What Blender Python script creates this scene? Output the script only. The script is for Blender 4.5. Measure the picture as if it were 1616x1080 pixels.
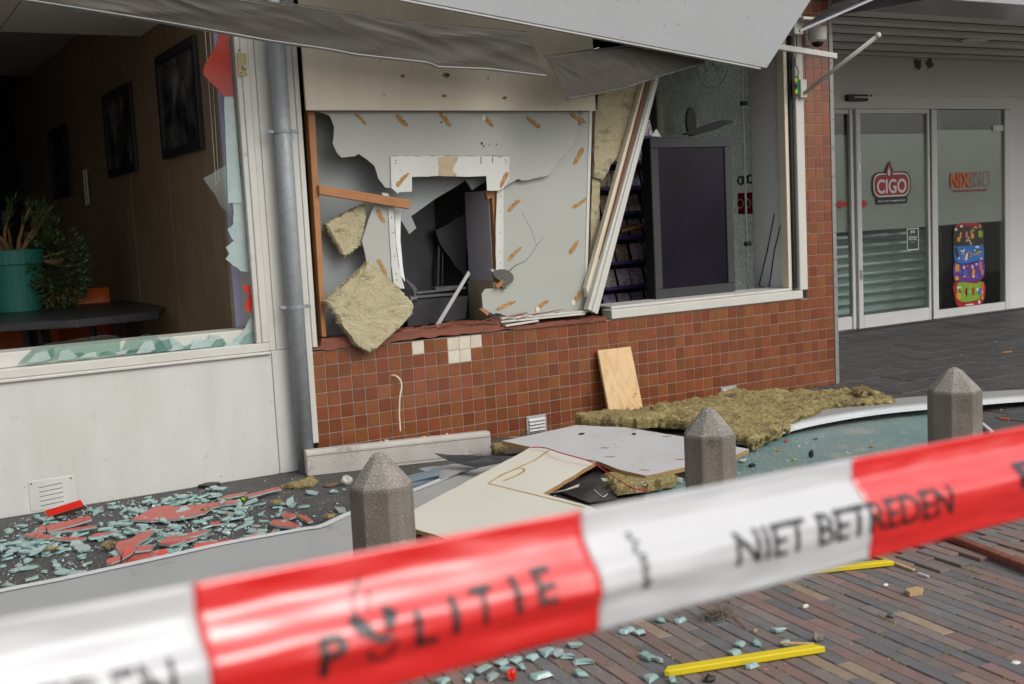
import bpy, bmesh, math, random
from mathutils import Vector, Matrix, noise
random.seed(7)
R = math.radians
scene = bpy.context.scene
for o in list(bpy.data.objects): bpy.data.objects.remove(o, do_unlink=True)
COL = scene.collection

# ------------------------------------------------------------------ camera, world, sun, exposure
FPX, YAW, PITCH, ROLL = 1817.69, .5258, .1088, -.0511
CAM = Vector((-2.1011, -5.7232, 1.2719))
fwd = Vector((math.sin(YAW)*math.cos(PITCH), math.cos(YAW)*math.cos(PITCH), -math.sin(PITCH)))
rgt0 = Vector((math.cos(YAW), -math.sin(YAW), 0)); up0 = rgt0.cross(fwd)
rgt = rgt0*math.cos(ROLL)+up0*math.sin(ROLL); upv = up0*math.cos(ROLL)-rgt0*math.sin(ROLL)
cd = bpy.data.cameras.new('camera'); cam = bpy.data.objects.new('camera', cd); COL.objects.link(cam)
mw = Matrix.Identity(4)
for i in range(3):
    mw[i][0] = rgt[i]; mw[i][1] = upv[i]; mw[i][2] = -fwd[i]; mw[i][3] = CAM[i]
cam.matrix_world = mw
cd.sensor_width = 36; cd.lens = 36*FPX/1616; cd.clip_start = .05; cd.clip_end = 500
cd.dof.use_dof = True; cd.dof.focus_distance = 6.6; cd.dof.aperture_fstop = 5.6
scene.camera = cam

SUN_DIR = Vector((.32, -.78, .80)).normalized()      # towards the sun, behind thin cloud
world = bpy.data.worlds.new('World'); scene.world = world; world.use_nodes = True
wn = world.node_tree.nodes; wl = world.node_tree.links
bg = wn['Background']
sky = wn.new('ShaderNodeTexSky'); sky.sky_type = 'NISHITA'; sky.sun_disc = False
sky.sun_elevation = math.asin(SUN_DIR.z); sky.sun_rotation = math.atan2(SUN_DIR.x, SUN_DIR.y)
sky.air_density = 1.0; sky.dust_density = 4.0; sky.ozone_density = 1.0
hs = wn.new('ShaderNodeHueSaturation'); hs.inputs['Saturation'].default_value = .22
wl.new(sky.outputs[0], hs.inputs['Color']); wl.new(hs.outputs[0], bg.inputs['Color'])
bg.inputs['Strength'].default_value = .15
sd = bpy.data.lights.new('sun', 'SUN'); sd.energy = .72; sd.angle = R(32); sd.color = (1, .965, .91)
sun = bpy.data.objects.new('sun', sd); COL.objects.link(sun)
sun.rotation_euler = (-SUN_DIR).to_track_quat('-Z', 'Y').to_euler(); sun.location = (5, -12, 13)
scene.view_settings.view_transform = 'Standard'; scene.view_settings.look = 'None'
scene.view_settings.exposure = .13; scene.view_settings.gamma = 1; scene.view_settings.use_curve_mapping = False
scene.render.engine = 'CYCLES'
scene.cycles.max_bounces = 8; scene.cycles.transparent_max_bounces = 12; scene.cycles.caustics_reflective = False; scene.cycles.caustics_refractive = False

# ------------------------------------------------------------------ survey: photo measurements -> points on real planes
def ray(x, y): return fwd + rgt*((x-808)/FPX) + upv*((540-y)/FPX)
def fy(x, y, Y=0.0): d = ray(x, y); return CAM + d*((Y-CAM.y)/d.y)
def gz(x, y, z=0.0): d = ray(x, y); return CAM + d*((z-CAM.z)/d.z)
def sx(x, y, X): d = ray(x, y); return CAM + d*((X-CAM.x)/d.x)
def pl(x, y, P, N): d = ray(x, y); return CAM + d*((P-CAM).dot(N)/d.dot(N))
def zm(x0, y0, s, pts): return [(x0+a/s, y0+b/s) for a, b in pts]
def plane3(a, b, c): n = (b-a).cross(c-a).normalized(); return a, (n if n.z > 0 else -n)

# ------------------------------------------------------------------ materials
MATS = {}
def lin(c): return tuple(((v/255+.055)/1.055)**2.4 if v > 10 else v/255/12.92 for v in c)
def M(name, c1, c2=None, scale=6, rough=.6, bump=0, bscale=80, spec=.5, metal=0, rnd=0, speck=None, spscale=150, spth=.68,
      streak=None, strs=(30, 30, 2), strw=.5, trans=0, ior=1.5, aniso=(1, 1, 1), coat=0, dirt=None, dscale=3, dth=.55, alpha=1):
    if name in MATS: return MATS[name]
    m = bpy.data.materials.new(name); m.use_nodes = True; n = m.node_tree.nodes; l = m.node_tree.links
    b = n['Principled BSDF']; b.inputs['Roughness'].default_value = rough; b.inputs['Metallic'].default_value = metal
    b.inputs['Specular IOR Level'].default_value = spec; b.inputs['IOR'].default_value = ior
    b.inputs['Transmission Weight'].default_value = trans; b.inputs['Coat Weight'].default_value = coat
    b.inputs['Alpha'].default_value = alpha
    tc = n.new('ShaderNodeTexCoord'); mp = n.new('ShaderNodeMapping'); mp.inputs['Scale'].default_value = aniso
    oi = n.new('ShaderNodeObjectInfo')
    vm = n.new('ShaderNodeVectorMath'); vm.operation = 'SCALE'
    cb = n.new('ShaderNodeCombineXYZ')
    for k in range(3): l.new(oi.outputs['Random'], cb.inputs[k])
    l.new(cb.outputs[0], vm.inputs[0]); vm.inputs['Scale'].default_value = 17
    ad = n.new('ShaderNodeVectorMath'); l.new(tc.outputs['Object'], ad.inputs[0]); l.new(vm.outputs[0], ad.inputs[1])
    l.new(ad.outputs[0], mp.inputs['Vector'])
    V = mp.outputs[0]
    def ns(sc, det=4, vec=None, ro=.6):
        t = n.new('ShaderNodeTexNoise'); t.inputs['Scale'].default_value = sc; t.inputs['Detail'].default_value = det
        t.inputs['Roughness'].default_value = ro; l.new(vec or V, t.inputs['Vector']); return t
    def mix(fac, a, bcol):
        x = n.new('ShaderNodeMix'); x.data_type = 'RGBA'
        if hasattr(fac, 'links'): l.new(fac, x.inputs[0])
        else: x.inputs[0].default_value = fac
        for s, v in ((6, a), (7, bcol)):
            if hasattr(v, 'links'): l.new(v, x.inputs[s])
            else: x.inputs[s].default_value = (*v, 1)
        return x.outputs[2]
    def ramp(src, lo, hi):
        r = n.new('ShaderNodeMapRange'); r.inputs[1].default_value = lo; r.inputs[2].default_value = hi; l.new(src, r.inputs[0]); return r.outputs[0]
    col = c1
    if c2 is not None: col = mix(ramp(ns(scale).outputs[0], .3, .7), c1, c2)
    if streak is not None:
        mp2 = n.new('ShaderNodeMapping'); mp2.inputs['Scale'].default_value = strs; l.new(ad.outputs[0], mp2.inputs['Vector'])
        f = ramp(ns(1, 5, mp2.outputs[0]).outputs[0], .45, .75)
        mm = n.new('ShaderNodeMath'); mm.operation = 'MULTIPLY'; l.new(f, mm.inputs[0]); mm.inputs[1].default_value = strw
        col = mix(mm.outputs[0], col, streak)
    if dirt is not None:
        f = ramp(ns(dscale, 6, None, .75).outputs[0], dth, dth+.12); col = mix(f, col, dirt)
    if speck is not None:
        f = ramp(ns(spscale, 2).outputs[0], spth, spth+.05); col = mix(f, col, speck)
    if rnd:
        g = n.new('ShaderNodeNewGeometry'); a = n.new('ShaderNodeMath'); a.operation = 'ADD'
        l.new(oi.outputs['Random'], a.inputs[0]); l.new(g.outputs['Random Per Island'], a.inputs[1])
        fr = n.new('ShaderNodeMath'); fr.operation = 'FRACT'; l.new(a.outputs[0], fr.inputs[0])
        hv = n.new('ShaderNodeHueSaturation'); mr = n.new('ShaderNodeMapRange')
        mr.inputs[3].default_value = 1-rnd; mr.inputs[4].default_value = 1+rnd
        l.new(fr.outputs[0], mr.inputs[0]); l.new(mr.outputs[0], hv.inputs['Value'])
        h2 = n.new('ShaderNodeMath'); h2.operation = 'MULTIPLY'; h2.inputs[1].default_value = 7.31; l.new(fr.outputs[0], h2.inputs[0])
        h3 = n.new('ShaderNodeMath'); h3.operation = 'FRACT'; l.new(h2.outputs[0], h3.inputs[0])
        h4 = n.new('ShaderNodeMapRange'); h4.inputs[3].default_value = .49; h4.inputs[4].default_value = .508
        l.new(h3.outputs[0], h4.inputs[0]); l.new(h4.outputs[0], hv.inputs['Hue'])
        if hasattr(col, 'links'): l.new(col, hv.inputs['Color'])
        else: hv.inputs['Color'].default_value = (*col, 1)
        col = hv.outputs[0]
    if hasattr(col, 'links'): l.new(col, b.inputs['Base Color'])
    else: b.inputs['Base Color'].default_value = (*col, 1)
    if bump:
        bp = n.new('ShaderNodeBump'); bp.inputs['Strength'].default_value = bump; bp.inputs['Distance'].default_value = .01
        l.new(ns(bscale, 5).outputs[0], bp.inputs['Height']); l.new(bp.outputs[0], b.inputs['Normal'])
    MATS[name] = m
    return m

WHITE = M('white_painted_board', (.585, .585, .55), (.535, .535, .495), 3, .5, .06, 25, streak=(.40, .39, .345), strs=(6, 6, .9), strw=.38, dirt=(.27, .255, .21), dscale=13, dth=.635, speck=(.25, .24, .21), spscale=34, spth=.735)
TRIM = M('white_frame_paint', (.585, .575, .53), (.525, .51, .46), 5, .42, .05, 40, dirt=(.30, .28, .24), dscale=16, dth=.70)
TRIM2 = M('pale_greyed_frame_paint', (.56, .55, .51), (.48, .47, .43), 7, .45, .05, 40, dirt=(.16, .14, .12), dscale=14, dth=.62)  # slightly greyer, more spotted variant of the frame paint
CREAM = M('cream_sign_board', (.70, .635, .495), (.66, .595, .455), 4, .5, .03, 30, streak=(.5, .44, .33), strs=(10, 10, 2), strw=.25)
GREY = M('grey_laminate_sheet', (.39, .397, .362), (.365, .371, .337), 3, .42, .015, 60, speck=(.5, .5, .48), spscale=90, spth=.74)
GREYB = M('blue_grey_backing_sheet', (.30, .32, .315), (.265, .29, .285), 3, .5, .01, 50)
PLYW = M('raw_particle_board', (.42, .25, .10), (.30, .16, .055), 40, .8, .3, 150)
SCRAPE = M('scraped_wood_fibre', (.50, .31, .12), (.30, .15, .045), 55, .85, .5, 160, streak=(.24, .115, .035), strs=(70, 70, 25), strw=.7)
BEIGE = M('raw_beige_board', (.50, .42, .28), (.40, .32, .2), 14, .8, .2, 90)
STUD = M('orange_timber', (.42, .19, .072), (.32, .135, .048), 8, .55, .1, 60, streak=(.30, .10, .03), strs=(4, 40, 40), strw=.5)
PINE = M('fresh_pine', (.64, .45, .24), (.58, .38, .18), 5, .6, .1, 60, streak=(.42, .24, .09), strs=(30, 30, 3), strw=.75, dirt=(.33, .16, .06), dscale=22, dth=.74)
REDWOOD = M('red_brown_stained_wood', (.26, .075, .04), (.15, .042, .024), 9, .6, .35, 70, aniso=(1, 6, 6), dirt=(.05, .03, .025), dscale=6, dth=.62)
PIPE = M('galvanised_steel', (.30, .325, .335), (.23, .25, .26), 34, .5, .03, 60, metal=.15, dirt=(.42, .43, .43), dscale=45, dth=.60)
TILE = M('glazed_brown_tile', (.215, .066, .022), (.175, .051, .018), 18, .26, .10, 16, spec=.55, rnd=.2, dirt=(.20, .10, .07), dscale=5, dth=.62)
GROUT = M('cement_grout', (.30, .275, .235), (.24, .22, .19), 30, .9, .3, 200)
BED = M('white_tile_adhesive', (.70, .66, .56), (.58, .5, .38), 12, .85, .4, 120)
ASPH = M('dark_asphalt', (.085, .081, .077), (.058, .056, .055), 5, .85, .5, 260, speck=(.17, .165, .16), spscale=210, spth=.64)
SLAB = M('dark_paving_slab', (.072, .070, .069), (.052, .051, .051), 6, .62, .25, 160, rnd=.18, speck=(.10, .10, .10), spscale=120, spth=.70)
BRICK = M('paving_brick', (.195, .156, .142), (.155, .128, .12), 14, .8, .4, 120, rnd=.14, dirt=(.13, .11, .09), dscale=10, dth=.6)
BRICKR = M('reddish_paving_brick', (.225, .142, .122), (.18, .125, .11), 14, .8, .4, 120, rnd=.14, dirt=(.14, .10, .085), dscale=10, dth=.6)
BRICKG = M('grey_paving_brick', (.152, .145, .145), (.122, .117, .119), 14, .8, .4, 120, rnd=.14, dirt=(.12, .11, .1), dscale=10, dth=.62)
BRICKT = M('tan_paving_brick', (.30, .225, .16), (.24, .18, .125), 14, .8, .4, 120, rnd=.15, dirt=(.14, .115, .09), dscale=12, dth=.58)
SAND = M('joint_sand', (.12, .10, .078), (.075, .064, .052), 40, .95, .5, 200)
MOSS = M('joint_moss', (.20, .21, .045), (.32, .27, .085), 60, .95, .3, 200, rnd=.3)
CONC = M('weathered_concrete', (.215, .185, .152), (.145, .126, .105), 7, .9, .7, 190, speck=(.40, .365, .32), spscale=260, spth=.62, dirt=(.11, .105, .075), dscale=4, dth=.56, streak=(.29, .265, .23), strs=(22, 22, 1.5), strw=.5)
STONE = M('dirty_white_concrete', (.50, .47, .43), (.40, .375, .34), 7, .85, .3, 90, dirt=(.22, .18, .14), dscale=5, dth=.58)
WOOL = M('mineral_wool', (.37, .30, .125), (.26, .20, .075), 11, .95, 1.0, 150, dirt=(.16, .115, .055), dscale=6, dth=.52, speck=(.50, .43, .23), spscale=110, spth=.60)
WOOLP = M('pale_mineral_wool', (.55, .49, .325), (.45, .385, .22), 9, .95, .9, 90, aniso=(1, 1, 2.2), dirt=(.20, .15, .085), dscale=6, dth=.555, speck=(.62, .57, .42), spscale=120, spth=.62)
GLASS = M('teal_float_glass', (.50, .70, .665), (.66, .80, .775), 26, .1, 0, trans=.5, ior=1.5)
GLASSP = M('pale_float_glass', (.78, .88, .86), (.62, .76, .74), 22, .08, 0, trans=.6, ior=1.5)
CRUMB = M('glass_crumb', (.62, .74, .72), None, 1, .2, 0, trans=.25, rnd=.3)
TEALP = M('dusty_crazed_laminated_pane', (.12, .225, .215), (.165, .26, .25), 5, .35, .25, 200, dirt=(.28, .29, .27), dscale=3, dth=.50, speck=(.46, .48, .46), spscale=160, spth=.60)
REDF = M('red_film_on_glass', (.48, .075, .055), (.42, .085, .065), 12, .38, .0, 40, speck=(.6, .5, .48), spscale=190, spth=.72)
REDB = M('bright_red_film', (.62, .022, .008), (.55, .018, .006), 8, .3)
LGREY = M('light_grey_coated_metal', (.39, .397, .407), (.365, .371, .38), 3, .35, .01, 20, speck=(.13, .13, .13), spscale=42, spth=.70)
DBROWN = M('dark_taupe_coated_metal', (.070, .061, .048), (.058, .051, .041), 3, .55, .02, 7, speck=(.12, .115, .105), spscale=120, spth=.72)
FASC = M('grey_fascia_sheet', (.36, .365, .36), (.32, .325, .32), 3, .5, .03, 40, dirt=(.22, .205, .18), dscale=5, dth=.60, speck=(.2, .18, .15), spscale=50, spth=.74)
WLIP = M('white_coated_lip', (.60, .61, .62), (.55, .56, .57), 6, .4, 0)
DMETAL = M('dark_sheet_metal', (.05, .05, .052), (.085, .085, .085), 8, .35, .05, 20, metal=.3)
BLACK = M('matt_black_plastic', (.016, .016, .017), (.022, .022, .023), 10, .5)
SCREEN = M('dead_black_screen', (.006, .005, .009), (.016, .010, .021), 2.6, .16, 0, spec=.18)  # faint purple mottling in the colour stands in for a dull reflection
DARKM = M('sooty_dark_metal', (.018, .018, .02), (.035, .035, .037), 7, .4, .1, 30, metal=.3)
DGREYM = M('scuffed_grey_steel', (.16, .165, .17), (.07, .072, .075), 9, .4, .1, 40, metal=.5)
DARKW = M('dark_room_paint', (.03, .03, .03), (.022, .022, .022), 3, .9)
INWALL = M('wood_wallpaper', (.33, .235, .145), (.28, .195, .118), 4, .7, .05, 40, streak=(.15, .098, .056), strs=(60, 60, 1.2), strw=.8)
CEIL = M('ceiling_board', (.72, .69, .66), (.66, .63, .6), 4, .9, .1, 90)
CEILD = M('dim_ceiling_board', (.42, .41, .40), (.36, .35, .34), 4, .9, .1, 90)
LILAC_LIGHT = M('lilac_light_on_profile', (.50, .48, .68), (.46, .44, .62), 3, .4)  # lilac light on the window profile, painted in as its colour
POT = M('teal_plastic_pot', (.035, .22, .175), (.03, .19, .15), 6, .5)
LEAF = M('dark_green_leaf', (.07, .115, .04), (.05, .09, .03), 30, .5, rnd=.35)
BARK = M('brown_succulent_stem', (.36, .20, .09), (.25, .14, .065), 20, .8, .3, 90)
TABLE = M('black_table_board', (.035, .033, .036), (.05, .047, .05), 20, .4)
CHROME = M('brushed_tube', (.42, .42, .43), None, 1, .3, metal=.9)
ORANGE = M('orange_chair_shell', (.75, .15, .02), (.68, .125, .016), 5, .45)
DOORF = M('pale_aluminium_frame', (.72, .71, .68), (.68, .67, .64), 5, .38, .01, 40, dirt=(.36, .34, .31), dscale=6, dth=.68)
ENTW = M('cool_white_plaster', (.76, .77, .76), (.72, .73, .72), 2, .6, .04, 20, dirt=(.42, .41, .39), dscale=5, dth=.7)
SOFFIT = M('grey_soffit_slat', (.70, .70, .68), (.66, .66, .64), 3, .5, .02, 30)
FROST = M('frosted_window_film', (.50, .49, .45), (.45, .44, .41), 1.5, .28, 0, alpha=.90)
def thin_glass(name, tint, refl=1.5, rough=.02):
    m = bpy.data.materials.new(name); m.use_nodes = True; n = m.node_tree.nodes; l = m.node_tree.links; out = n['Material Output']; n.remove(n['Principled BSDF'])
    tr = n.new('ShaderNodeBsdfTransparent'); tr.inputs[0].default_value = (*tint, 1); gl = n.new('ShaderNodeBsdfGlossy'); gl.inputs['Roughness'].default_value = rough
    lw = n.new('ShaderNodeLayerWeight'); lw.inputs[0].default_value = .5; pw = n.new('ShaderNodeMath'); pw.operation = 'POWER'; pw.inputs[1].default_value = 5; l.new(lw.outputs['Facing'], pw.inputs[0])
    fr = n.new('ShaderNodeMapRange'); f0 = ((refl-1)/(refl+1))**2; fr.inputs[3].default_value = f0; fr.inputs[4].default_value = 1; l.new(pw.outputs[0], fr.inputs[0]); mx = n.new('ShaderNodeMixShader')
    l.new(fr.outputs[0], mx.inputs[0]); l.new(tr.outputs[0], mx.inputs[1]); l.new(gl.outputs[0], mx.inputs[2]); l.new(mx.outputs[0], out.inputs['Surface'])
    return m
PANE = thin_glass('clear_window_pane', (.90, .94, .92), 1.55)
REMN = thin_glass('broken_pane_glass', (.84, .93, .905), 1.7, .04)
EDGEG = M('green_glass_edge', (.22, .46, .41), (.45, .66, .62), 40, .15, 0, trans=.2)
DUSTG = M('dusty_pale_glass', (.50, .66, .62), (.66, .76, .73), 18, .12, 0, trans=.1, alpha=.5)
SHUT = M('roller_shutter_slat', (.46, .52, .51), (.42, .48, .47), 4, .25, .02, 30, metal=.5)
YELLOW = M('yellow_plastic_strip', (.72, .56, .008), (.66, .50, .006), 6, .5, .08, 60, dirt=(.45, .33, .02), dscale=9, dth=.66)
BLK = M('black_print', (.012, .012, .012), None, 1, .5)
TAPER = M('red_tape_film', (.76, .011, .011), None, 1, .27, .02, 20, spec=.5, ior=2.25)
TAPEW = M('white_tape_film', (.58, .58, .59), None, 1, .3, .02, 20, spec=.5, ior=1.6)
TPRINT = M('glossy_black_tape_print', (.008, .008, .008), None, 1, .27, .02, 20, spec=.5, ior=2.0)
CRIM = M('crimson_print', (.36, .006, .014), None, 1, .4)
WPRINT = M('white_print', (.72, .72, .7), None, 1, .5)
OPRINT = M('orange_print', (.68, .12, .012), None, 1, .5)
RED = M('red_print', (.52, .008, .018), None, 1, .4)
BLUE = M('blue_print', (.02, .17, .52), None, 1, .4)
PURP = M('purple_print', (.13, .03, .26), None, 1, .4)
GREEN = M('lime_print', (.22, .42, .03), None, 1, .4)
BROWNP = M('dark_brown_print', (.035, .018, .012), None, 1, .4)
YEL = M('amber_print', (.70, .34, .03), None, 1, .4)
PINK = M('pink_print', (.55, .16, .18), None, 1, .4)
DGREEN = M('dark_green_print', (.012, .075, .04), None, 1, .4)
PCB = M('green_circuit_board', (.02, .22, .07), (.015, .16, .05), 60, .4)
BRASS = M('dull_brass_plate', (.44, .36, .2), (.34, .27, .14), 30, .45, metal=.4)
RUBBER = M('black_gasket', (.012, .012, .013), None, 1, .6)
REDWIRE = M('red_cable', (.42, .012, .014), None, 1, .4)
LIME = M('lime_plastic', (.30, .62, .01), None, 1, .4)
CHAR = M('charred_fluff', (.10, .085, .075), (.22, .175, .14), 60, .95, .6, 200)
def picture_mat():
    m = bpy.data.materials.new('dark_framed_print'); m.use_nodes = True; n = m.node_tree.nodes; l = m.node_tree.links
    b = n['Principled BSDF']; tc = n.new('ShaderNodeTexCoord'); t = n.new('ShaderNodeTexNoise'); t.inputs['Scale'].default_value = 3.2
    t.inputs['Detail'].default_value = 8; t.inputs['Distortion'].default_value = 1.3; oi = n.new('ShaderNodeObjectInfo')
    t.noise_dimensions = '4D'; mm = n.new('ShaderNodeMath'); mm.operation = 'MULTIPLY'; mm.inputs[1].default_value = 9
    l.new(oi.outputs['Random'], mm.inputs[0]); l.new(mm.outputs[0], t.inputs['W'])
    r = n.new('ShaderNodeValToRGB'); e = r.color_ramp.elements
    e[0].position = .38; e[0].color = (.012, .012, .015, 1); e[1].position = .72; e[1].color = (.30, .30, .26, 1)
    x = r.color_ramp.elements.new(.55); x.color = (.09, .09, .095, 1)
    l.new(tc.outputs['Object'], t.inputs['Vector']); l.new(t.outputs[0], r.inputs[0]); l.new(r.outputs[0], b.inputs['Base Color'])
    b.inputs['Roughness'].default_value = .12
    return m
PICT = picture_mat()
def crackle_mat():
    m = bpy.data.materials.new('crazed_safety_glass'); m.use_nodes = True; n = m.node_tree.nodes; l = m.node_tree.links
    b = n['Principled BSDF']; out = n['Material Output']
    tc = n.new('ShaderNodeTexCoord'); mp = n.new('ShaderNodeMapping'); mp.inputs['Scale'].default_value = (1, 1, .45); l.new(tc.outputs['Object'], mp.inputs[0])
    v = n.new('ShaderNodeTexVoronoi'); v.feature = 'DISTANCE_TO_EDGE'; v.inputs['Scale'].default_value = 55; l.new(mp.outputs[0], v.inputs['Vector'])
    mr = n.new('ShaderNodeMapRange'); mr.inputs[1].default_value = .04; mr.inputs[2].default_value = .34; mr.inputs[3].default_value = 1; mr.inputs[4].default_value = 0
    l.new(v.outputs['Distance'], mr.inputs[0])
    nz = n.new('ShaderNodeTexNoise'); nz.inputs['Scale'].default_value = 3; l.new(tc.outputs['Object'], nz.inputs['Vector'])
    r2 = n.new('ShaderNodeMapRange'); r2.inputs[1].default_value = .15; r2.inputs[2].default_value = .55; l.new(nz.outputs[0], r2.inputs[0])
    mm = n.new('ShaderNodeMath'); mm.operation = 'MULTIPLY'; l.new(mr.outputs[0], mm.inputs[0]); l.new(r2.outputs[0], mm.inputs[1])
    tr = n.new('ShaderNodeBsdfTransparent'); tr.inputs[0].default_value = (.82, .88, .84, 1)
    gl = n.new('ShaderNodeBsdfGlossy'); gl.inputs['Roughness'].default_value = .25; gl.inputs['Color'].default_value = (.85, .88, .85, 1)
    df = n.new('ShaderNodeBsdfDiffuse'); df.inputs[0].default_value = (.78, .82, .78, 1)
    bp = n.new('ShaderNodeBump'); bp.inputs['Strength'].default_value = 1; bp.inputs['Distance'].default_value = .02
    v2 = n.new('ShaderNodeTexVoronoi'); v2.inputs['Scale'].default_value = 55; l.new(mp.outputs[0], v2.inputs['Vector'])
    l.new(v2.outputs['Color'], bp.inputs['Height']); l.new(bp.outputs[0], gl.inputs['Normal'])
    m1 = n.new('ShaderNodeMixShader'); m1.inputs[0].default_value = .34; l.new(tr.outputs[0], m1.inputs[1]); l.new(gl.outputs[0], m1.inputs[2])
    m2 = n.new('ShaderNodeMixShader'); l.new(mm.outputs[0], m2.inputs[0]); l.new(m1.outputs[0], m2.inputs[1]); tl = n.new('ShaderNodeBsdfTranslucent'); tl.inputs[0].default_value = (.85, .9, .86, 1); m3 = n.new('ShaderNodeMixShader'); m3.inputs[0].default_value = .6; l.new(df.outputs[0], m3.inputs[1]); l.new(tl.outputs[0], m3.inputs[2]); l.new(m3.outputs[0], m2.inputs[2])
    l.new(m2.outputs[0], out.inputs['Surface'])
    return m
CRACK = crackle_mat()

# ------------------------------------------------------------------ mesh helpers
class MB:
    def __init__(s): s.v = []; s.f = []; s.m = []
    def poly(s, pts, mi=0):
        b = len(s.v); s.v += [Vector(p) for p in pts]; s.f.append(tuple(range(b, b+len(pts)))); s.m.append(mi); return s
    def prism(s, pts, off, mi=0, mside=None):
        off = Vector(off); pts = [Vector(p) for p in pts]; n = len(pts); b = len(s.v)
        nrm = Vector((0, 0, 0))
        for i in range(n): nrm += pts[i].cross(pts[(i+1) % n])
        if nrm.dot(off) > 0: pts = pts[::-1]
        s.v += pts + [p+off for p in pts]
        s.f.append(tuple(range(b, b+n))); s.m.append(mi)
        s.f.append(tuple(range(b+2*n-1, b+n-1, -1))); s.m.append(mi)
        ms = mi if mside is None else mside
        for i in range(n):
            j = (i+1) % n; s.f.append((b+j, b+i, b+n+i, b+n+j)); s.m.append(ms)
        return s
    def box(s, x0, x1, y0, y1, z0, z1, mi=0):
        return s.prism([(x0, y0, z0), (x1, y0, z0), (x1, y1, z0), (x0, y1, z0)], (0, 0, z1-z0), mi)
    def obox(s, o, ax, ay, az, mi=0):      # corner + three edge vectors
        o = Vector(o); ax, ay, az = Vector(ax), Vector(ay), Vector(az)
        return s.prism([o, o+ax, o+ax+ay, o+ay], az, mi)
    def tube(s, path, r, n=8, mi=0, caps=True):
        path = [Vector(p) for p in path]; rs = r if isinstance(r, (list, tuple)) else [r]*len(path)
        b = len(s.v); t0 = None; side = None
        for i, p in enumerate(path):
            t = (path[min(i+1, len(path)-1)]-path[max(i-1, 0)]).normalized()
            if side is None: side = t.orthogonal().normalized()
            side = (side - t*side.dot(t)).normalized(); bi = t.cross(side)
            for k in range(n):
                a = 2*math.pi*k/n; s.v.append(p+(side*math.cos(a)+bi*math.sin(a))*rs[i])
        for i in range(len(path)-1):
            for k in range(n):
                k2 = (k+1) % n
                s.f.append((b+i*n+k, b+i*n+k2, b+(i+1)*n+k2, b+(i+1)*n+k)); s.m.append(mi)
        if caps:
            s.f.append(tuple(b+k for k in reversed(range(n)))); s.m.append(mi)
            e = b+(len(path)-1)*n; s.f.append(tuple(e+k for k in range(n))); s.m.append(mi)
        return s
    def lathe(s, c, prof, n=16, mi=0, ph=0):   # prof: (r, z) bottom to top around vertical axis
        c = Vector(c); b = len(s.v)
        for r, z in prof:
            for k in range(n):
                a = ph+2*math.pi*k/n; s.v.append(c+Vector((r*math.cos(a), r*math.sin(a), z)))
        for i in range(len(prof)-1):
            for k in range(n):
                k2 = (k+1) % n; s.f.append((b+i*n+k, b+i*n+k2, b+(i+1)*n+k2, b+(i+1)*n+k)); s.m.append(mi)
        s.f.append(tuple(b+k for k in reversed(range(n)))); s.m.append(mi)
        e = b+(len(prof)-1)*n; s.f.append(tuple(e+k for k in range(n))); s.m.append(mi)
        return s
    def grid(s, fn, nu, nv, mi=0):
        b = len(s.v)
        for i in range(nu+1):
            for j in range(nv+1): s.v.append(Vector(fn(i/nu, j/nv)))
        for i in range(nu):
            for j in range(nv):
                a = b+i*(nv+1)+j; s.f.append((a, a+nv+1, a+nv+2, a+1)); s.m.append(mi)
        return s
    def slabgrid(s, fn, nu, nv, off, mi=0):
        off = Vector(off); b = len(s.v); s.grid(fn, nu, nv, mi); n = len(s.v)-b
        f0 = len(s.f)-nu*nv; top = s.f[f0:]; s.v += [p+off for p in s.v[b:b+n]]
        for f in top: s.f.append(tuple(i+n for i in f[::-1])); s.m.append(mi)
        w = nv+1; rim = [b+j for j in range(nv)]+[b+i*w+nv for i in range(nu)]+[b+nu*w+j for j in range(nv, 0, -1)]+[b+i*w for i in range(nu, 0, -1)]
        for i in range(len(rim)):
            p, q = rim[i], rim[(i+1) % len(rim)]; s.f.append((p, q, q+n, p+n)); s.m.append(mi)
        return s
    def build(s, name, mats, parent=None, bevel=0, smooth=False, solid=0, seg=1, sub=0):
        if not isinstance(mats, (list, tuple)): mats = [mats]
        xs = [v.x for v in s.v]; ys = [v.y for v in s.v]; zs = [v.z for v in s.v]
        c = Vector(((min(xs)+max(xs))/2, (min(ys)+max(ys))/2, min(zs)))
        me = bpy.data.meshes.new(name); me.from_pydata([v-c for v in s.v], [], s.f)
        for m in mats: me.materials.append(m)
        for p, i in zip(me.polygons, s.m): p.material_index = i; p.use_smooth = smooth
        if bevel or solid:
            bm = bmesh.new(); bm.from_mesh(me)
            if solid:
                bmesh.ops.recalc_face_normals(bm, faces=bm.faces)
                bmesh.ops.solidify(bm, geom=bm.faces[:], thickness=solid)
            if bevel:
                ed = [e for e in bm.edges if len(e.link_faces) == 2 and e.calc_face_angle(0) > R(35)]
                bmesh.ops.bevel(bm, geom=ed, offset=bevel, segments=seg, profile=.7, affect='EDGES', clamp_overlap=True)
            bm.to_mesh(me); bm.free()
            if smooth:
                for p in me.polygons: p.use_smooth = True
        me.update()
        o = bpy.data.objects.new(name, me); COL.objects.link(o)
        if parent is not None:
            o.parent = parent; o.location = c - wloc(parent)
        else: o.location = c
        return o
def wloc(o):
    p = o.location.copy()
    while o.parent is not None: o = o.parent; p += o.location
    return p
def thing(name, loc, label, cat, group=None):
    o = bpy.data.objects.new(name, None); COL.objects.link(o); o.location = loc; o.empty_display_size = .1
    return tag(o, label, cat, group)
def tag(o, label=None, cat=None, group=None, kind=None):
    if label: o['label'] = label
    if cat: o['category'] = cat
    if group: o['group'] = group
    if kind: o['kind'] = kind
    return o
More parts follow.
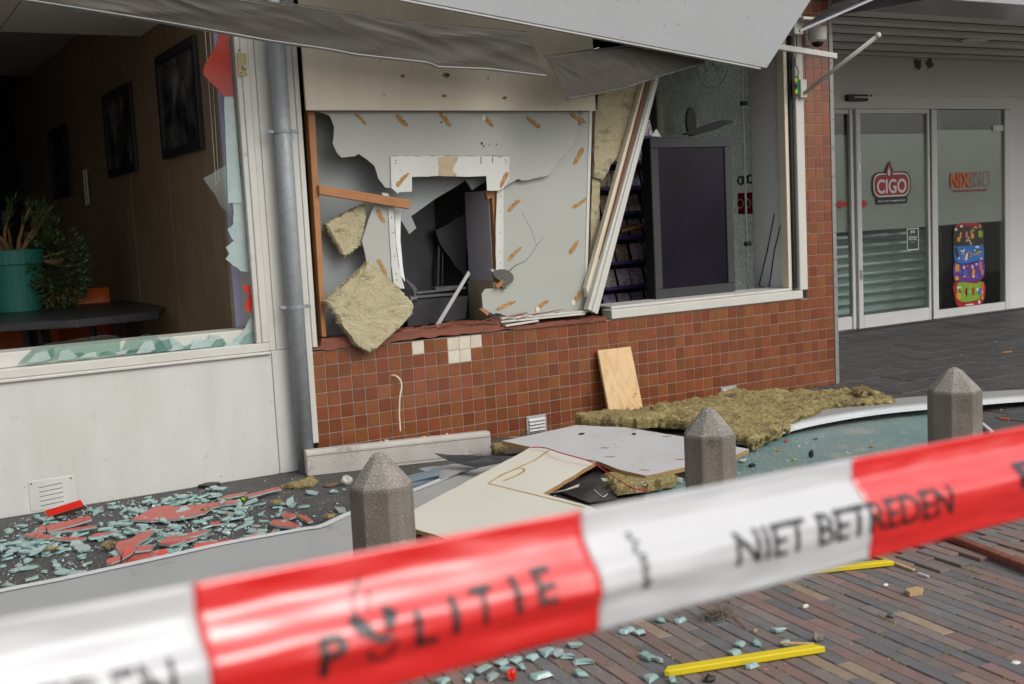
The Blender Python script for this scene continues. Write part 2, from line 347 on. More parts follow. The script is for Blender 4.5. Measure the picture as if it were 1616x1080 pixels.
def jag(pts, amp, step, seed=0, fixed=()):
    """roughen an outline in its own plane"""
    rr = random.Random(seed); pts = [Vector(p) for p in pts]; n = len(pts); out = []
    nrm = Vector((0, 0, 0))
    for i in range(n): nrm += pts[i].cross(pts[(i+1) % n])
    nrm.normalize()
    for i in range(n):
        a, b = pts[i], pts[(i+1) % n]; out.append(a)
        if i in fixed: continue
        L = (b-a).length; k = int(L/step); side = (b-a).normalized().cross(nrm)
        for q in range(1, k): out.append(a.lerp(b, q/k)+side*rr.uniform(-amp, amp))
    return out
def smoothpts(pts, n=3):
    """closed Catmull-Rom through px pairs"""
    out = []; N = len(pts)
    for i in range(N):
        p0, p1, p2, p3 = [Vector((*pts[(i+k) % N][:2], 0)) for k in (-1, 0, 1, 2)]
        for q in range(n):
            t = q/n; v = .5*((2*p1)+(p2-p0)*t+(2*p0-5*p1+4*p2-p3)*t*t+(3*p1-p0-3*p2+p3)*t**3); out.append((v.x, v.y))
    return out
def copy_tree(o, parent=None):
    c = o.copy(); COL.objects.link(c); c.parent = parent
    for ch in list(o.children): copy_tree(ch, c)
    return c
def text_mb(txt, size=1, extrude=0, bold=0):
    cu = bpy.data.curves.new('t', 'FONT'); cu.body = txt; cu.size = size; cu.align_x = 'CENTER'; cu.align_y = 'CENTER'; cu.offset = bold; cu.resolution_u = 4
    o = bpy.data.objects.new('t', cu); COL.objects.link(o)
    dg = bpy.context.evaluated_depsgraph_get(); dg.update()
    me = o.evaluated_get(dg).to_mesh(); vs = [v.co.copy() for v in me.vertices]; fs = [tuple(p.vertices) for p in me.polygons]
    bpy.data.objects.remove(o, do_unlink=True)
    return vs, fs
def text_on(name, txt, org, ux, uz, size, mat, parent, bold=0, sq=1.0):
    """flat lettering: org centre, ux reading direction, uz up, drawn as a mesh"""
    vs, fs = text_mb(txt, size, 0, bold); mb = MB(); ux = Vector(ux).normalized(); uz = Vector(uz).normalized()
    mb.v = [Vector(org)+ux*v.x*sq+uz*v.y for v in vs]; mb.f = fs; mb.m = [0]*len(fs)
    return mb.build(name, mat, parent)

def text_fit(name, txt, cx, cz, Y, w, h, mat, parent, bold=0):
    vs, fs = text_mb(txt, 1, 0, bold); xa, xb = min(v.x for v in vs), max(v.x for v in vs); ya, yb = min(v.y for v in vs), max(v.y for v in vs)
    mb = MB(); mb.v = [Vector((cx+w*((v.x-xa)/(xb-xa)-.5), Y, cz+h*((v.y-ya)/(yb-ya)-.5))) for v in vs]; mb.f = fs; mb.m = [0]*len(fs)
    return mb.build(name, mat, parent)
# ------------------------------------------------------------------ ground, roads, paving
def struct(o): o['kind'] = 'structure'; return o
g = MB(); g.poly([(-120, -120, -.03), (120, -120, -.03), (120, 120, -.03), (-120, 120, -.03)])
struct(g.build('ground', M('far_street_paving', (.17, .15, .135), (.13, .115, .105), 2, .85, .2, 60)))
g = MB(); g.box(-8, 3.45, -2.42, .03, -.2, 0)
struct(g.build('asphalt_pavement', ASPH))
g = MB(); g.box(-8, 14, -8, -2.424, -.2, -.0045)
brickroad = struct(g.build('brick_paving', SAND))
g = MB(); g.box(3.454, 14, -2.42, 2.4, -.2, -.006)
slabfloor = struct(g.build('dark_slab_paving', SAND))

# bricks: running bond, long side nearly square to the facade
bl, bw, ang = .212, .0505, R(-95.3)
ax = Vector((math.cos(ang), math.sin(ang), 0)); ay = Vector((-ax.y, ax.x, 0))
org = Vector((0.2, -3.4, 0))
cells = []
for iy in range(-60, 60):
    for ix in range(-14, 14):
        c = org + ay*(iy*bw) + ax*((ix+(.5 if iy % 2 else 0)+.04*math.sin(iy*2.1))*bl)
        if c.y > -2.55 or c.y < -5.0: continue
        d = c-CAM; dep = d.dot(fwd)
        if dep < .8: continue
        px_, py_ = 808+FPX*d.dot(rgt)/dep, 540-FPX*d.dot(upv)/dep
        if -60 < px_ < 1680 and py_ < 1140: cells.append((dep, px_, py_, c))
def visible_cell(t):   # not behind the barrier tape
    top = 978-.1894*t[1]; return t[2] > top+150-.05*t[1] and t[1] > 600
vis = sorted([t for t in cells if visible_cell(t)]); vis_set = set(id(t) for t in vis)
bricks3 = vis[:300]; rest = vis[300:] + [t for t in cells if id(t) not in vis_set]
def brick_mesh(k, mat):
    rr = random.Random(k); mb = MB(); hl, hw = bl/2-.0014, bw/2-.0012
    mb.box(-hl, hl, -hw, hw, -.05, 0)
    me = mb.build('brick', mat, None, bevel=.0022); m = me.data; bpy.data.objects.remove(me, do_unlink=True)
    for v in m.vertices:
        v.co.x += rr.uniform(-.0016, .0016); v.co.y += rr.uniform(-.0014, .0014)
    return m
bm_ = {}
for nm, mt in (('b', BRICK), ('r', BRICKR), ('g', BRICKG), ('t', BRICKT)): bm_[nm] = [brick_mesh(k, mt) for k in range(4)]
rb = random.Random(3)
def brick_kind(c):
    q = rb.random(); n_ = noise.noise(c*1.1)
    if q < .075: return 't'
    if q < .40+n_*.25: return 'r'
    if q < .68: return 'b'
    return 'g'
rot = Matrix.Rotation(ang, 4, 'Z')
gw = wloc(brickroad)
def brick_z(c):
    z = .0+rb.uniform(-.0016, .0014)
    if c.x > 1.0 and c.y > -3.12 and c.y < -2.9: z += rb.uniform(.0, .014)
    return z
for dep, a, b, c in bricks3:
    me = rb.choice(bm_[brick_kind(c)])
    o = bpy.data.objects.new('brick', me); COL.objects.link(o); o.parent = brickroad
    o.location = Vector((c.x, c.y, brick_z(c)-.05)) - gw
    o.rotation_euler = (rb.uniform(-.012, .012), rb.uniform(-.01, .01), ang+rb.uniform(-.008, .008))
sm = {k: MB() for k in bm_}
for dep, a, b, c in rest:
    k = brick_kind(c); me = rb.choice(bm_[k]); T = Matrix.Translation(Vector((c.x, c.y, brick_z(c)-.05))) @ rot
    mb = sm[k]; b0 = len(mb.v); mb.v += [T @ v.co for v in me.vertices]
    for p in me.polygons: mb.f.append(tuple(b0+i for i in p.vertices)); mb.m.append(0)
allb = MB(); idx = {'b': 0, 'r': 1, 'g': 2, 't': 3}
for k, mb in sm.items():
    b0 = len(allb.v); allb.v += mb.v
    for f in mb.f: allb.f.append(tuple(b0+i for i in f)); allb.m.append(idx[k])
tag(allb.build('paving_bricks', [BRICK, BRICKR, BRICKG, BRICKT], brickroad), kind='stuff')
# moss in the joints
mo = MB(); rm = random.Random(11)
for dep, a, b, c in vis:
    if rm.random() < .42:
        s0 = rm.choice((-1, 1)); t0 = rm.uniform(-.09, .06); L = rm.uniform(.02, .09)
        for q in range(int(L/.004)):
            p = c + ax*(t0+q*.004) + ay*(s0*bw/2+rm.uniform(-.0045, .0045)); h = rm.uniform(.003, .008)
            d1 = Vector((rm.uniform(-.004, .004), rm.uniform(-.004, .004), 0))
            mo.poly([p-d1+Vector((0, 0, -.004)), p+d1+Vector((0, 0, -.004)), p+Vector((rm.uniform(-.003, .003), rm.uniform(-.003, .003), h))])
o = mo.build('joint_moss', MOSS); tag(o, 'yellow-green moss growing in the brick joints', 'moss', kind='stuff')

# dark slabs of the recessed entrance floor
slw = wloc(slabfloor); rs = random.Random(5); SW = .30
sl = MB(); sl.box(-SW/2+.003, SW/2-.003, -SW/2+.003, SW/2-.003, -.03, 0)
slo = sl.build('slab', SLAB, None, bevel=.003); slme = slo.data; bpy.data.objects.remove(slo, do_unlink=True)
scell = []
for i in range(24):
    for j in range(16):
        c = Vector((3.62+i*SW+(.15 if j % 2 else 0), -2.26+j*SW, .0)); d = c-CAM
        px_ = 808+FPX*d.dot(rgt)/d.dot(fwd)
        if c.y < 2.19 and px_ < 1700: scell.append((d.length, c))
scell.sort(key=lambda t: t[0]); 
for k, (d, c) in enumerate(scell[:300]):
    o = bpy.data.objects.new('slab', slme); COL.objects.link(o); o.parent = slabfloor
    o.location = c-slw+Vector((0, 0, rs.uniform(-.002, .001)-.03)); o.rotation_euler = (rs.uniform(-.004, .004), rs.uniform(-.004, .004), 0)

# ------------------------------------------------------------------ left white shop front
WX0 = -4.6
shopL = thing('white_shopfront', (-1.6, 0, 0), 'white painted shop front with a smashed display window left of the downpipe', 'shop front')
zl = fy(213, 587)[2]
xj = fy(435, 650)[0]
m = MB(); m.box(WX0, xj-.002, 0, .16, 0, .6285); m.build('wall_panel', WHITE, shopL, bevel=.003)
m = MB(); m.box(xj+.001, -.042, .001, .16, 0, .6445); m.build('corner_panel', WHITE, shopL, bevel=.003)
m = MB(); m.box(WX0, -.219, -.016, .1, .629, .645); m.build('sill_drip', TRIM, shopL, bevel=.004)
m = MB(); m.box(WX0, -.223, -.008, .1, .646, .690); m.build('bottom_rail', TRIM, shopL, bevel=.004)
m = MB(); m.box(WX0, -.284, .05, .24, .691, .762); m.build('inner_sill', TRIM, shopL, bevel=.004)
xr1 = fy(398, 400)[0]; xr2 = fy(415, 440)[0]
m = MB(); m.box(-.261, -.222, -.009, .1, .691, 2.62); m.build('jamb', TRIM, shopL, bevel=.004)
m = MB(); m.box(-.288, -.2615, -.004, .03, .691, 2.62); m.build('glazing_bead', TRIM2, shopL, bevel=.003)
m = MB(); m.box(-.283, -.2625, .061, .225, .763, 2.62); m.build('reveal_board', TRIM, shopL, bevel=.002)
m = MB(); m.box(-.318, -.279, .226, .252, .763, 2.62); m.build('lilac_lit_profile', LILAC_LIGHT, shopL, bevel=.003)
# pier boards round the downpipe
m = MB(); m.box(-.2215, -.188, .002, .14, .646, 2.62); m.build('pier_board', TRIM, shopL, bevel=.003)
m = MB(); m.box(-.1855, -.047, .004, .14, .646, 2.62); m.build('pier_board', TRIM, shopL, bevel=.003)
m = MB(); m.box(-.040, .004, -.014, .10, .135, 2.62); o = m.build('edge_stile', TRIM, shopL, bevel=.003)
m = MB(); m.box(.008, .036, -.010, .05, .64, 2.62); m.build('edge_board', TRIM, shopL, bevel=.003)
# brass lock plate
a = fy(374, 84, -.012); b = fy(392, 120, -.012)
m = MB(); m.box(a.x, a.x+.046, -.0125, -.009, b.z, a.z); pl_ = m.build('lock_plate', BRASS, shopL, bevel=.001)
m = MB(); m.tube([(a.x+.03, -.025, (a.z+b.z)/2-.01), (a.x+.03, -.012, (a.z+b.z)/2-.01)], .009, 10); m.build('lock_boss', CHROME, pl_)
for dz in (.015, .125):
    m = MB(); m.tube([(a.x+.012, -.0145, b.z+dz), (a.x+.012, -.012, b.z+dz)], .004, 8); m.build('screw', RUBBER, pl_)
# slotted vent in the white panel
v0 = fy(46, 783, -.004); v1 = fy(101, 773, -.004)
m = MB(); m.box(v0.x, v0.x+.205, -.0022, .002, .01, .155); vt = m.build('vent_plate', WHITE, shopL, bevel=.003)
for k in range(5):
    z = .03+k*.022; m = MB(); m.prism([(v0.x+.045, -.0026, z), (v0.x+.150, -.0026, z+.006), (v0.x+.150, -.0026, z+.0088), (v0.x+.045, -.0026, z+.0028)], (0, .001, 0)); m.build('slot', RUBBER, vt)
for dx in (.014, .19):
    m = MB(); m.tube([(v0.x+dx, -.0035, .142), (v0.x+dx, -.0018, .142)], .004, 8); m.build('screw', RUBBER, vt)
# jagged pieces of pane left in the rebate
GP = .035
rem = [
 zm(0, 280, 3.177, [(90, 938), (165, 860), (235, 835), (335, 822), (440, 805), (510, 792), (585, 795), (605, 812), (600, 885), (380, 905)]),
 zm(0, 280, 3.177, [(600, 883), (640, 815), (745, 785), (790, 800), (850, 868), (760, 880)]),
 zm(0, 280, 3.177, [(760, 880), (800, 805), (860, 800), (930, 850), (925, 862)]),
 zm(0, 280, 3.177, [(925, 862), (950, 835), (1000, 822), (1045, 812), (1050, 790), (1095, 792), (1140, 832), (1142, 845)]),
 zm(0, 280, 3.177, [(1150, 845), (1180, 808), (1215, 780), (1245, 720), (1263, 695), (1280, 830)]),
 zm(0, 280, 3.177, [(1155, 0), (1222, 0), (1250, 480), (1205, 470), (1130, 410), (1150, 385), (1132, 350), (1172, 318), (1140, 260), (1170, 235), (1172, 180)]),
 zm(0, 280, 3.177, [(1020, 5), (1060, -15), (1150, -75), (1160, -100), (1160, 120), (1170, 215), (1140, 175), (1110, 150), (1085, 100)]),
]
for k, q in enumerate(rem):
    m = MB(); m.prism(jag([fy(x, y, GP+k*.0009) for x, y in q], .003, .02, k), (0, .006, 0), 0, 1); m.build('pane_remnant', [REMN if k in (6, 0, 1) else DUSTG, EDGEG], shopL)
rsn = random.Random(5)
for k in range(16):
    x0_ = 130+k*70+rsn.uniform(-20, 20); yb_ = 935-(x0_-90)*.083; h_ = rsn.uniform(25, 75); w_ = rsn.uniform(40, 95); sl_ = rsn.uniform(20, 80)
    q = zm(0, 280, 3.177, [(x0_, yb_), (x0_+sl_*.6, yb_-h_*.8), (x0_+sl_+w_*.3, yb_-h_), (x0_+w_+sl_*.5, yb_-h_*.35), (x0_+w_, yb_-8)])
    m = MB(); m.prism([fy(x, y, GP-.012+k % 4*.004) for x, y in q], (0, .005, .0), 0, 1); m.build('pane_splinter', [REMN if k % 2 else DUSTG, EDGEG], shopL)
q = zm(0, 280, 3.177, [(1215, 545), (1252, 540), (1255, 578), (1235, 580)])
m = MB(); m.prism([fy(x, y, GP-.004) for x, y in q], (0, .003, 0)); m.build('red_film_scrap', REDB, shopL)
q = zm(0, 280, 3.177, [(1250, 580), (1262, 590), (1260, 682), (1228, 660), (1238, 620)])
m = MB(); m.prism([fy(x, y, GP-.004) for x, y in q], (0, .003, 0)); m.build('red_film_scrap', REDB, shopL)
q = zm(0, 0, 3.367, [(1165, 150), (1212, 150), (1240, 512), (1185, 512), (1080, 395), (1085, 350), (1150, 240)])
m = MB(); m.prism(jag([fy(x, y, GP-.004) for x, y in q], .004, .03, 9), (0, .005, 0)); m.build('red_pane_remnant', M('backlit_red_window_film', (.36, .028, .012), (.3, .022, .01), 6, .35), shopL)  # darker red: the backlit look is put into the film colour
q = zm(0, 0, 3.367, [(1190, 514), (1240, 512), (1290, 1080), (1212, 1080)])
m = MB(); m.prism([fy(x, y, GP) for x, y in q], (0, .006, 0), 0, 1); m.build('pane_remnant', [DUSTG, EDGEG], shopL)

# dim room behind it
WXW = -.3285
room = thing('dining_room', (-2.4, 3, 0), 'dim room behind the smashed left window with brown wood-look wall', 'room interior')
m = MB(); m.box(WXW, WXW+.05, .253, 7.6, 0, 3.0); m.build('wood_wall', INWALL, room)
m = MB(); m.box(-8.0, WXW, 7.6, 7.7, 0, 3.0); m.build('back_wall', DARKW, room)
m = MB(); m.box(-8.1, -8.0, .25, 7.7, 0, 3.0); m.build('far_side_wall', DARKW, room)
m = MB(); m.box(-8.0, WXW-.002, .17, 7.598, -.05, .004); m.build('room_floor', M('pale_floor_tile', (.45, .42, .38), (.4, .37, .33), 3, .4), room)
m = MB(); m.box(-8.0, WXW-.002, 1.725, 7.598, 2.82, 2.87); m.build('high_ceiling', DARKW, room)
m = MB(); m.box(-8.0, WXW-.002, 1.70, 1.722, 2.50, 2.87); m.build('soffit_face', CEIL, room)
xs = [-8.0, -3.55, -2.95, -2.35, -1.75, -1.15, -.55, WXW-.003]
for yj in range(2):
    for a, b in zip(xs[:-1], xs[1:]):
        m = MB(); m.box(a+.004, b-.004, .26+yj*.72, .26+yj*.72+.712, 2.492, 2.51); m.build('ceiling_panel', CEIL, room, bevel=.002)
for i in range(4):
    for j in range(7):
        m = MB(); m.box(WXW-.62-.61*i, WXW-.02-.61*i, 1.76+j*.61, 2.35+j*.61, 2.806, 2.818); m.build('ceiling_tile', CEILD, room)
m = MB()
for k in range(2): m.box(-8, WXW-.003, .255+.72*k, .26+.72*k, 2.503, 2.52)
m.build('ceiling_joint', DARKW, room)
m = MB(); m.box(-4.6, -.31, .0, .25, 2.63, 2.9); m.build('window_head', TRIM, room)
m = MB(); m.box(-8.0, -4.6, .0, .25, 0, 2.9); m.build('front_wall', WHITE, room)
for a, b in ((WXW-.004, 1.32), (WXW-.004, 2.35)):
    m = MB(); m.box(a, a+.0035, b, b+.003, .05, 2.49); m.build('wall_seam', INWALL, room)
# framed prints on the wood wall
def framed(pxs, label):
    P = [sx(x, y, WXW) for x, y in pxs]; y0 = min(p.y for p in P); y1 = max(p.y for p in P)
    z0 = sum(sorted(p.z for p in P)[:2])/2; z1 = sum(sorted(p.z for p in P)[2:])/2
    y0 = (P[1].y+P[2].y)/2; y1 = (P[0].y+P[3].y)/2
    t = thing('framed_picture', (WXW, (y0+y1)/2, z0), label, 'picture', 'framed prints on the wood wall')
    w = .05; xa, xb = WXW-.028, WXW-.0005
    for (a, b, c, d) in ((y0, y1, z0, z0+w), (y0, y1, z1-w, z1), (y0, y0+w, z0+w, z1-w), (y1-w, y1, z0+w, z1-w)):
        m = MB(); m.box(xa, xb, a, b, c, d); m.build('frame_bar', BLACK, t, bevel=.003)
    m = MB(); m.box(WXW-.016, WXW-.004, y0+w+.0005, y1-w-.0005, z0+w+.0005, z1-w-.0005); m.build('print', PICT, t)
framed([(248.6, 94), (307, 55.5), (329, 233), (265, 252)], 'black framed dark print on the wood wall nearest the broken window')
framed([(165, 156), (206, 126), (222, 267), (178, 282)], 'black framed print, middle one on the wood wall')
framed([(79, 209), (104, 196), (119, 304), (89, 318)], 'black framed print farthest back on the wood wall')
# little wall rail
a = sx(136, 268, WXW); b = sx(146, 322, WXW)
t = thing('wall_rail', (WXW-.01, a.y, b.z), 'small pale metal rail fixed to the wood wall under the middle picture', 'wall rail')
for dy in (0, .10):
    m = MB(); m.tube([(WXW-.02, a.y-dy, a.z), (WXW-.02, a.y-dy, b.z)], .008, 8); m.build('upright', CEIL, t)
for k in range(3):
    z = b.z+(a.z-b.z)*(k+.5)/3; m = MB(); m.tube([(WXW-.02, a.y-.1, z), (WXW-.02, a.y, z)], .006, 8); m.build('rung', CEIL, t)
for dy in (0, .1):
    m = MB(); m.tube([(WXW-.02, a.y-dy, a.z-.02), (WXW+.002, a.y-dy, a.z-.02)], .005, 6); m.build('wall_fixing', CEIL, t)
# bead chain of the blind
m = MB(); A = fy(322, 30, .20); B = fy(345, 285, .20); Cc = fy(341, 292, .2); D = fy(330, 30, .2)
for p, q in ((A, Cc), (D, B)):
    for k in range(90):
        c = p.lerp(q, k/89); m.lathe(c-Vector((0, 0, .003)), [(.0008, 0), (.003, .002), (.003, .004), (.0008, .006)], 5)
m.tube([A+Vector((0, 0, .35)), A, Cc, B, D, D+Vector((0, 0, .35))], .0009, 5)
o = m.build('bead_chain', CEIL); tag(o, 'white bead chain of the blind hanging inside the left window', 'blind chain')
# table with plant and chairs
TZ = .815
tp = [gz(257, 484, TZ), gz(228, 472, TZ), gz(-160, 492, TZ), gz(-200, 522, TZ), gz(120, 505, TZ), gz(250, 492, TZ)]
tb = thing('dining_table', (gz(60, 500, 0).x*0+gz(60, 492, TZ).x, gz(60, 492, TZ).y, 0), 'black table standing inside the left window with a plant on it', 'table')
m = MB(); m.prism(tp, (0, 0, -.045)); m.build('table_top', TABLE, tb, bevel=.004)
for x, y in ((40, 508), (62, 508), (145, 503), (196, 499), (-120, 512)):
    a = gz(x, y, TZ-.05); m = MB(); m.tube([a, Vector((a.x+.02, a.y+.05, .004))], .02, 10); m.build('leg', CHROME, tb, smooth=True)
pc = gz(30, 492, TZ); pr = .175
pot = thing('potted_plant', pc, 'bushy plant in a teal plastic pot standing on the black table', 'potted plant')
m = MB(); m.lathe(pc, [(pr*.80, .001), (pr*.83, .01), (pr*.95, .30), (pr*.96, .31), (pr*1.04, .312), (pr*1.05, .40), (pr*.98, .405), (pr*.94, .37)], 28); m.build('pot', POT, pot, smooth=False)
rp = random.Random(4); st = MB(); lf = MB()
def leaf(mb, p, d, L, w):
    d = Vector(d).normalized(); s_ = d.orthogonal().normalized(); s_.rotate(Matrix.Rotation(rp.uniform(0, 6.28), 3, d)); n_ = d.cross(s_)
    mb.poly([p, p+d*L*.5+s_*w+n_*L*.08, p+d*L, p+d*L*.5-s_*w+n_*L*.08])
for k in range(13):
    a = rp.uniform(0, 6.28); p = pc+Vector((.05*math.cos(a), .05*math.sin(a), .36)); d = Vector((math.cos(a)*.8, math.sin(a)*.8, rp.uniform(.6, 1.3))).normalized()
    path = [p]; 
    for q in range(6):
        d = (d+Vector((rp.uniform(-.25, .25), rp.uniform(-.25, .25), rp.uniform(-.1, .15)))).normalized(); path.append(path[-1]+d*.06)
    st.tube(path, [.016-.0015*i for i in range(7)], 6)
    for q in range(46):
        b = path[rp.choice((4, 5, 6))]+Vector((rp.uniform(-.02, .02),)*3); leaf(lf, b, d+Vector((rp.uniform(-.9, .9), rp.uniform(-.9, .9), rp.uniform(-.3, .9))), rp.uniform(.04, .09), .006)
st.build('stem', BARK, pot, smooth=True)
lb = MB()
bc = pc+Vector((.24, -.05, .27))
for k in range(1500):
    while True:
        v = Vector((rp.uniform(-1, 1), rp.uniform(-1, 1), rp.uniform(-1, 1)))
        if v.length < 1 and noise.noise(v*2.1+Vector((4, 4, 4))) > .02: break
    leaf(lb, bc+Vector((v.x*.21, v.y*.2, v.z*.30)), v+Vector((rp.uniform(-.6, .6), rp.uniform(-.6, .6), rp.uniform(-.2, .6))), rp.uniform(.025, .05), rp.uniform(.008, .013))
for k in range(4):
    v = Vector((rp.uniform(-.7, .9), rp.uniform(-.7, .7), rp.uniform(-.6, .8))); st2 = MB()
    st2.tube([pc+Vector((.1, -.03, .33)), bc+Vector((v.x*.1, v.y*.1, v.z*.15)), bc+Vector((v.x*.2, v.y*.19, v.z*.28))], [.007, .005, .002], 5); st2.build('twig', BARK, pot)
lf.build('needle_leaves', LEAF, pot); lb.build('bush_leaves', LEAF, pot)
def chair(cx, cy, top, label):
    t = thing('orange_chair', (cx, cy, 0), label, 'chair', 'orange chairs at the black table'); 
    m = MB(); m.grid(lambda u, v: (cx-.22+.44*u, cy-.2+.4*v, .45+.03*((2*u-1)**2)), 6, 3); m.build('seat', ORANGE, t, solid=.012, smooth=True)
    m = MB(); m.grid(lambda u, v: (cx-.21+.42*u, cy+.2+.05*v-.05*((2*u-1)**2), .47+(top-.47)*v), 6, 4); m.build('backrest', ORANGE, t, solid=.012, smooth=True)
    for sx_ in (-1, 1):
        for sy in (-1, 1):
            m = MB(); m.tube([(cx+sx_*.17, cy+sy*.15, .452), (cx+sx_*.21, cy+sy*.19, .004)], .011, 8); m.build('leg', CHROME, t)
a = fy(120, 457, 2.75); chair(a.x, 2.5, a.z, 'orange shell chair behind the bushy plant')
a = fy(0, 495, 2.75); chair(a.x-.05, 2.5, a.z, 'orange shell chair under the black table, left of the other chair')

# ------------------------------------------------------------------ downpipe
px0 = fy(467, 600, -.06).x
dp = thing('downpipe', (-.09, -.058, 0), 'galvanised grey steel downpipe running down the white pier', 'downpipe')
m = MB(); m.tube([(-.09, -.058, 0), (-.09, -.058, 1.2), (-.09, -.058, 2.6)], .0445, 24); m.build('pipe', PIPE, dp, smooth=True)
for y_ in (208, 485):
    z = fy(440 if y_ == 208 else 460, y_, -.06).z
    b0 = MB(); b0.lathe((-.09, -.058, z-.009), [(.0455, 0), (.0475, 0), (.0475, .018), (.0455, .018)], 24); br = b0.build('bracket', PIPE, dp)
    for s in (-1, 1):
        m = MB(); m.box(-.09+s*.065-.02, -.09+s*.065+.02, -.064, -.058, z-.009, z+.009); m.build('lug', PIPE, br, bevel=.002)
        m = MB(); m.tube([(-.09+s*.072, -.068, z), (-.09+s*.072, -.05, z)], .005, 6); m.build('bolt', PIPE, br)
    m = MB(); m.tube([(-.09, -.02, z), (-.09, .01, z)], .006, 6); m.build('wall_stud', PIPE, br)

# ------------------------------------------------------------------ tiled shop front
TS = .073; ZT = .84*.73
shopT = thing('tiled_shopfront', (1.9, 0, 0), 'shop front with brown square wall tiles below the blown-out window', 'shop front')
XE = 52*TS
m = MB(); m.box(.005, XE, .0018, .14, 0, ZT+.004); bed = m.build('tile_wall', GROUT, shopT)
m = MB(); m.box(3.55, XE, .0018, .14, ZT+.005, 2.62); pier = m.build('tile_pier', GROUT, shopT)
half = TS/2-.0022
def tile_mesh(w, h):
    mb = MB(); mb.box(-w/2, w/2, 0, .007, -h/2, h/2); o = mb.build('tile', TILE, None, bevel=.0016); me = o.data
    for v in me.vertices: v.co.z -= h/2
    bpy.data.objects.remove(o, do_unlink=True); return me
full = tile_mesh(TS-.0042, TS-.0042); cut = tile_mesh(TS-.0042, TS*.38); ncut = tile_mesh(TS*.32, TS-.0042)
missing = {(8, 0), (11, 0), (12, 0), (13, 0), (11, 1), (12, 1)}
rt = random.Random(8); spots = []
for c in range(52):
    for r_ in range(9):
        if (c, r_) in missing: continue
        z = ZT-(r_+.5)*TS; me = full
        if r_ == 8: z = ZT-8*TS-TS*.21; me = cut
        spots.append((c, r_, Vector(((c+.5)*TS, .0, z)), me))
spots.sort(key=lambda s: (s[2]-CAM).length)
behind = lambda s: s[2].z < .13 and s[2].x < .95
order = [s for s in spots if not behind(s)]; hid = [s for s in spots if behind(s)]
bw_ = wloc(bed); pw_ = wloc(pier)
def put_tile(s, parent, pw):
    o = bpy.data.objects.new('tile', s[3]); COL.objects.link(o); o.parent = parent
    o.location = s[2]-pw+Vector((0, rt.uniform(-.0006, .0004)+.0025, 0)); o.rotation_euler = (rt.uniform(-.008, .008), 0, rt.uniform(-.008, .008))
for s in order[:300]: put_tile(s, bed, bw_)
tm = MB()
for s in order[300:]+hid:
    b0 = len(tm.v); q = s[2]+Vector((0, rt.uniform(-.0006, .0004)+.0025, 0)); tm.v += [v.co+q for v in s[3].vertices]
    for p in s[3].polygons: tm.f.append(tuple(b0+i for i in p.vertices)); tm.m.append(0)
tag(tm.build('far_tiles', TILE, bed), kind='stuff')
for r_ in range(-28, 0):
    z = ZT-(r_+.5)*TS
    for c in (49, 50, 51): put_tile((c, r_, Vector(((c+.5)*TS, 0, z)), full), pier, pw_)
    put_tile((48, r_, Vector((48.83*TS, 0, z)), ncut), pier, pw_)
# exposed adhesive where tiles fell off
for (c, r_) in missing:
    m = MB(); m.box(c*TS+.002, (c+1)*TS-.002, .0008, .006, ZT-(r_+1)*TS+.002, ZT-r_*TS-.002)
    for k in range(9):
        z = ZT-(r_+1)*TS+.008+k*.007; m.box(c*TS+.005, (c+1)*TS-.005, -.0004, .003, z, z+.0035)
    m.build('adhesive_patch', BED, bed)
m = MB(); m.box(XE+.001, XE+.036, -.006, .14, 0, 2.62); m.build('corner_strip', M('dull_corner_metal', (.30, .29, .27), (.24, .23, .215), 12, .5, .05, 40, metal=.3), shopT, bevel=.002)
for k in range(13):
    z = .1+k*.19; m = MB(); m.tube([(XE+.018, -.0085, z), (XE+.018, -.004, z)], .005, 8); m.build('screw', DGREYM, shopT)
# air bricks
def airvent(pxs, label):
    a = fy(*pxs[0], -.006); b = fy(*pxs[1], -.006); x0, x1, z1, z0 = a.x, b.x, a.z, b.z
    m = MB(); ALU = M('cast_aluminium', (.50, .50, .49), (.36, .36, .355), 60, .42, .2, 90, metal=.25)
    m.box(x0, x1, -.010, -.0045, z0, z1); v = m.build('air_vent', ALU, shopT, bevel=.002); v['label'] = label
    n = 4
    for k in range(n):
        z = z0+(z1-z0)*(.16+.70*k/n); mm = MB(); mm.prism([(x0+.015, -.0105, z), (x0+.015, -.022, z+.006), (x0+.015, -.0105, z+.02)], (x1-x0-.03, 0, 0)); mm.build('louvre', ALU, v)
    for xx in (x0+.007, x1-.007):
        mm = MB(); mm.tube([(xx, -.0125, z1-.008), (xx, -.0095, z1-.008)], .003, 6); mm.build('screw', DGREYM, v)
airvent([(830, 658), (863, 683)], 'shiny air vent low on the tiles left of the pine board')
airvent([(1137, 612), (1163, 634)], 'shiny air vent low on the tiles behind the insulation batt')

# broken timber sill
def sillpts(dz0, dz1, seed, x0, x1, y):
    pass
sp = [fy(x, y, -.012) for x, y in zm(480, 160, 2.7, [(38, 1058), (70, 1042), (75, 1012), (230, 1000), (400, 985), (440, 968), (520, 972), (620, 958), (700, 942), (830, 938), (835, 962), (1230, 925), (1290, 918), (1290, 935), (1100, 955), (840, 975), (700, 990), (480, 1010), (300, 1040), (40, 1062)])]
m = MB(); m.prism(jag(sp, .005, .035, 3), (0, .15, 0)); m.build('broken_sill', REDWOOD, shopT)
rs2 = random.Random(21); m = MB()
for k in range(46):
    x = rs2.uniform(.45, 1.45); z = fy(600, 530, 0).z+.005+rs2.uniform(-.01, .018)+.012*(x-.45); L = rs2.uniform(.05, .22)
    m.obox((x, -.022+rs2.uniform(-.006, .03), z), (L, rs2.uniform(-.01, .01), rs2.uniform(-.012, .02)), (0, .004, 0), (0, 0, rs2.uniform(.002, .006)))
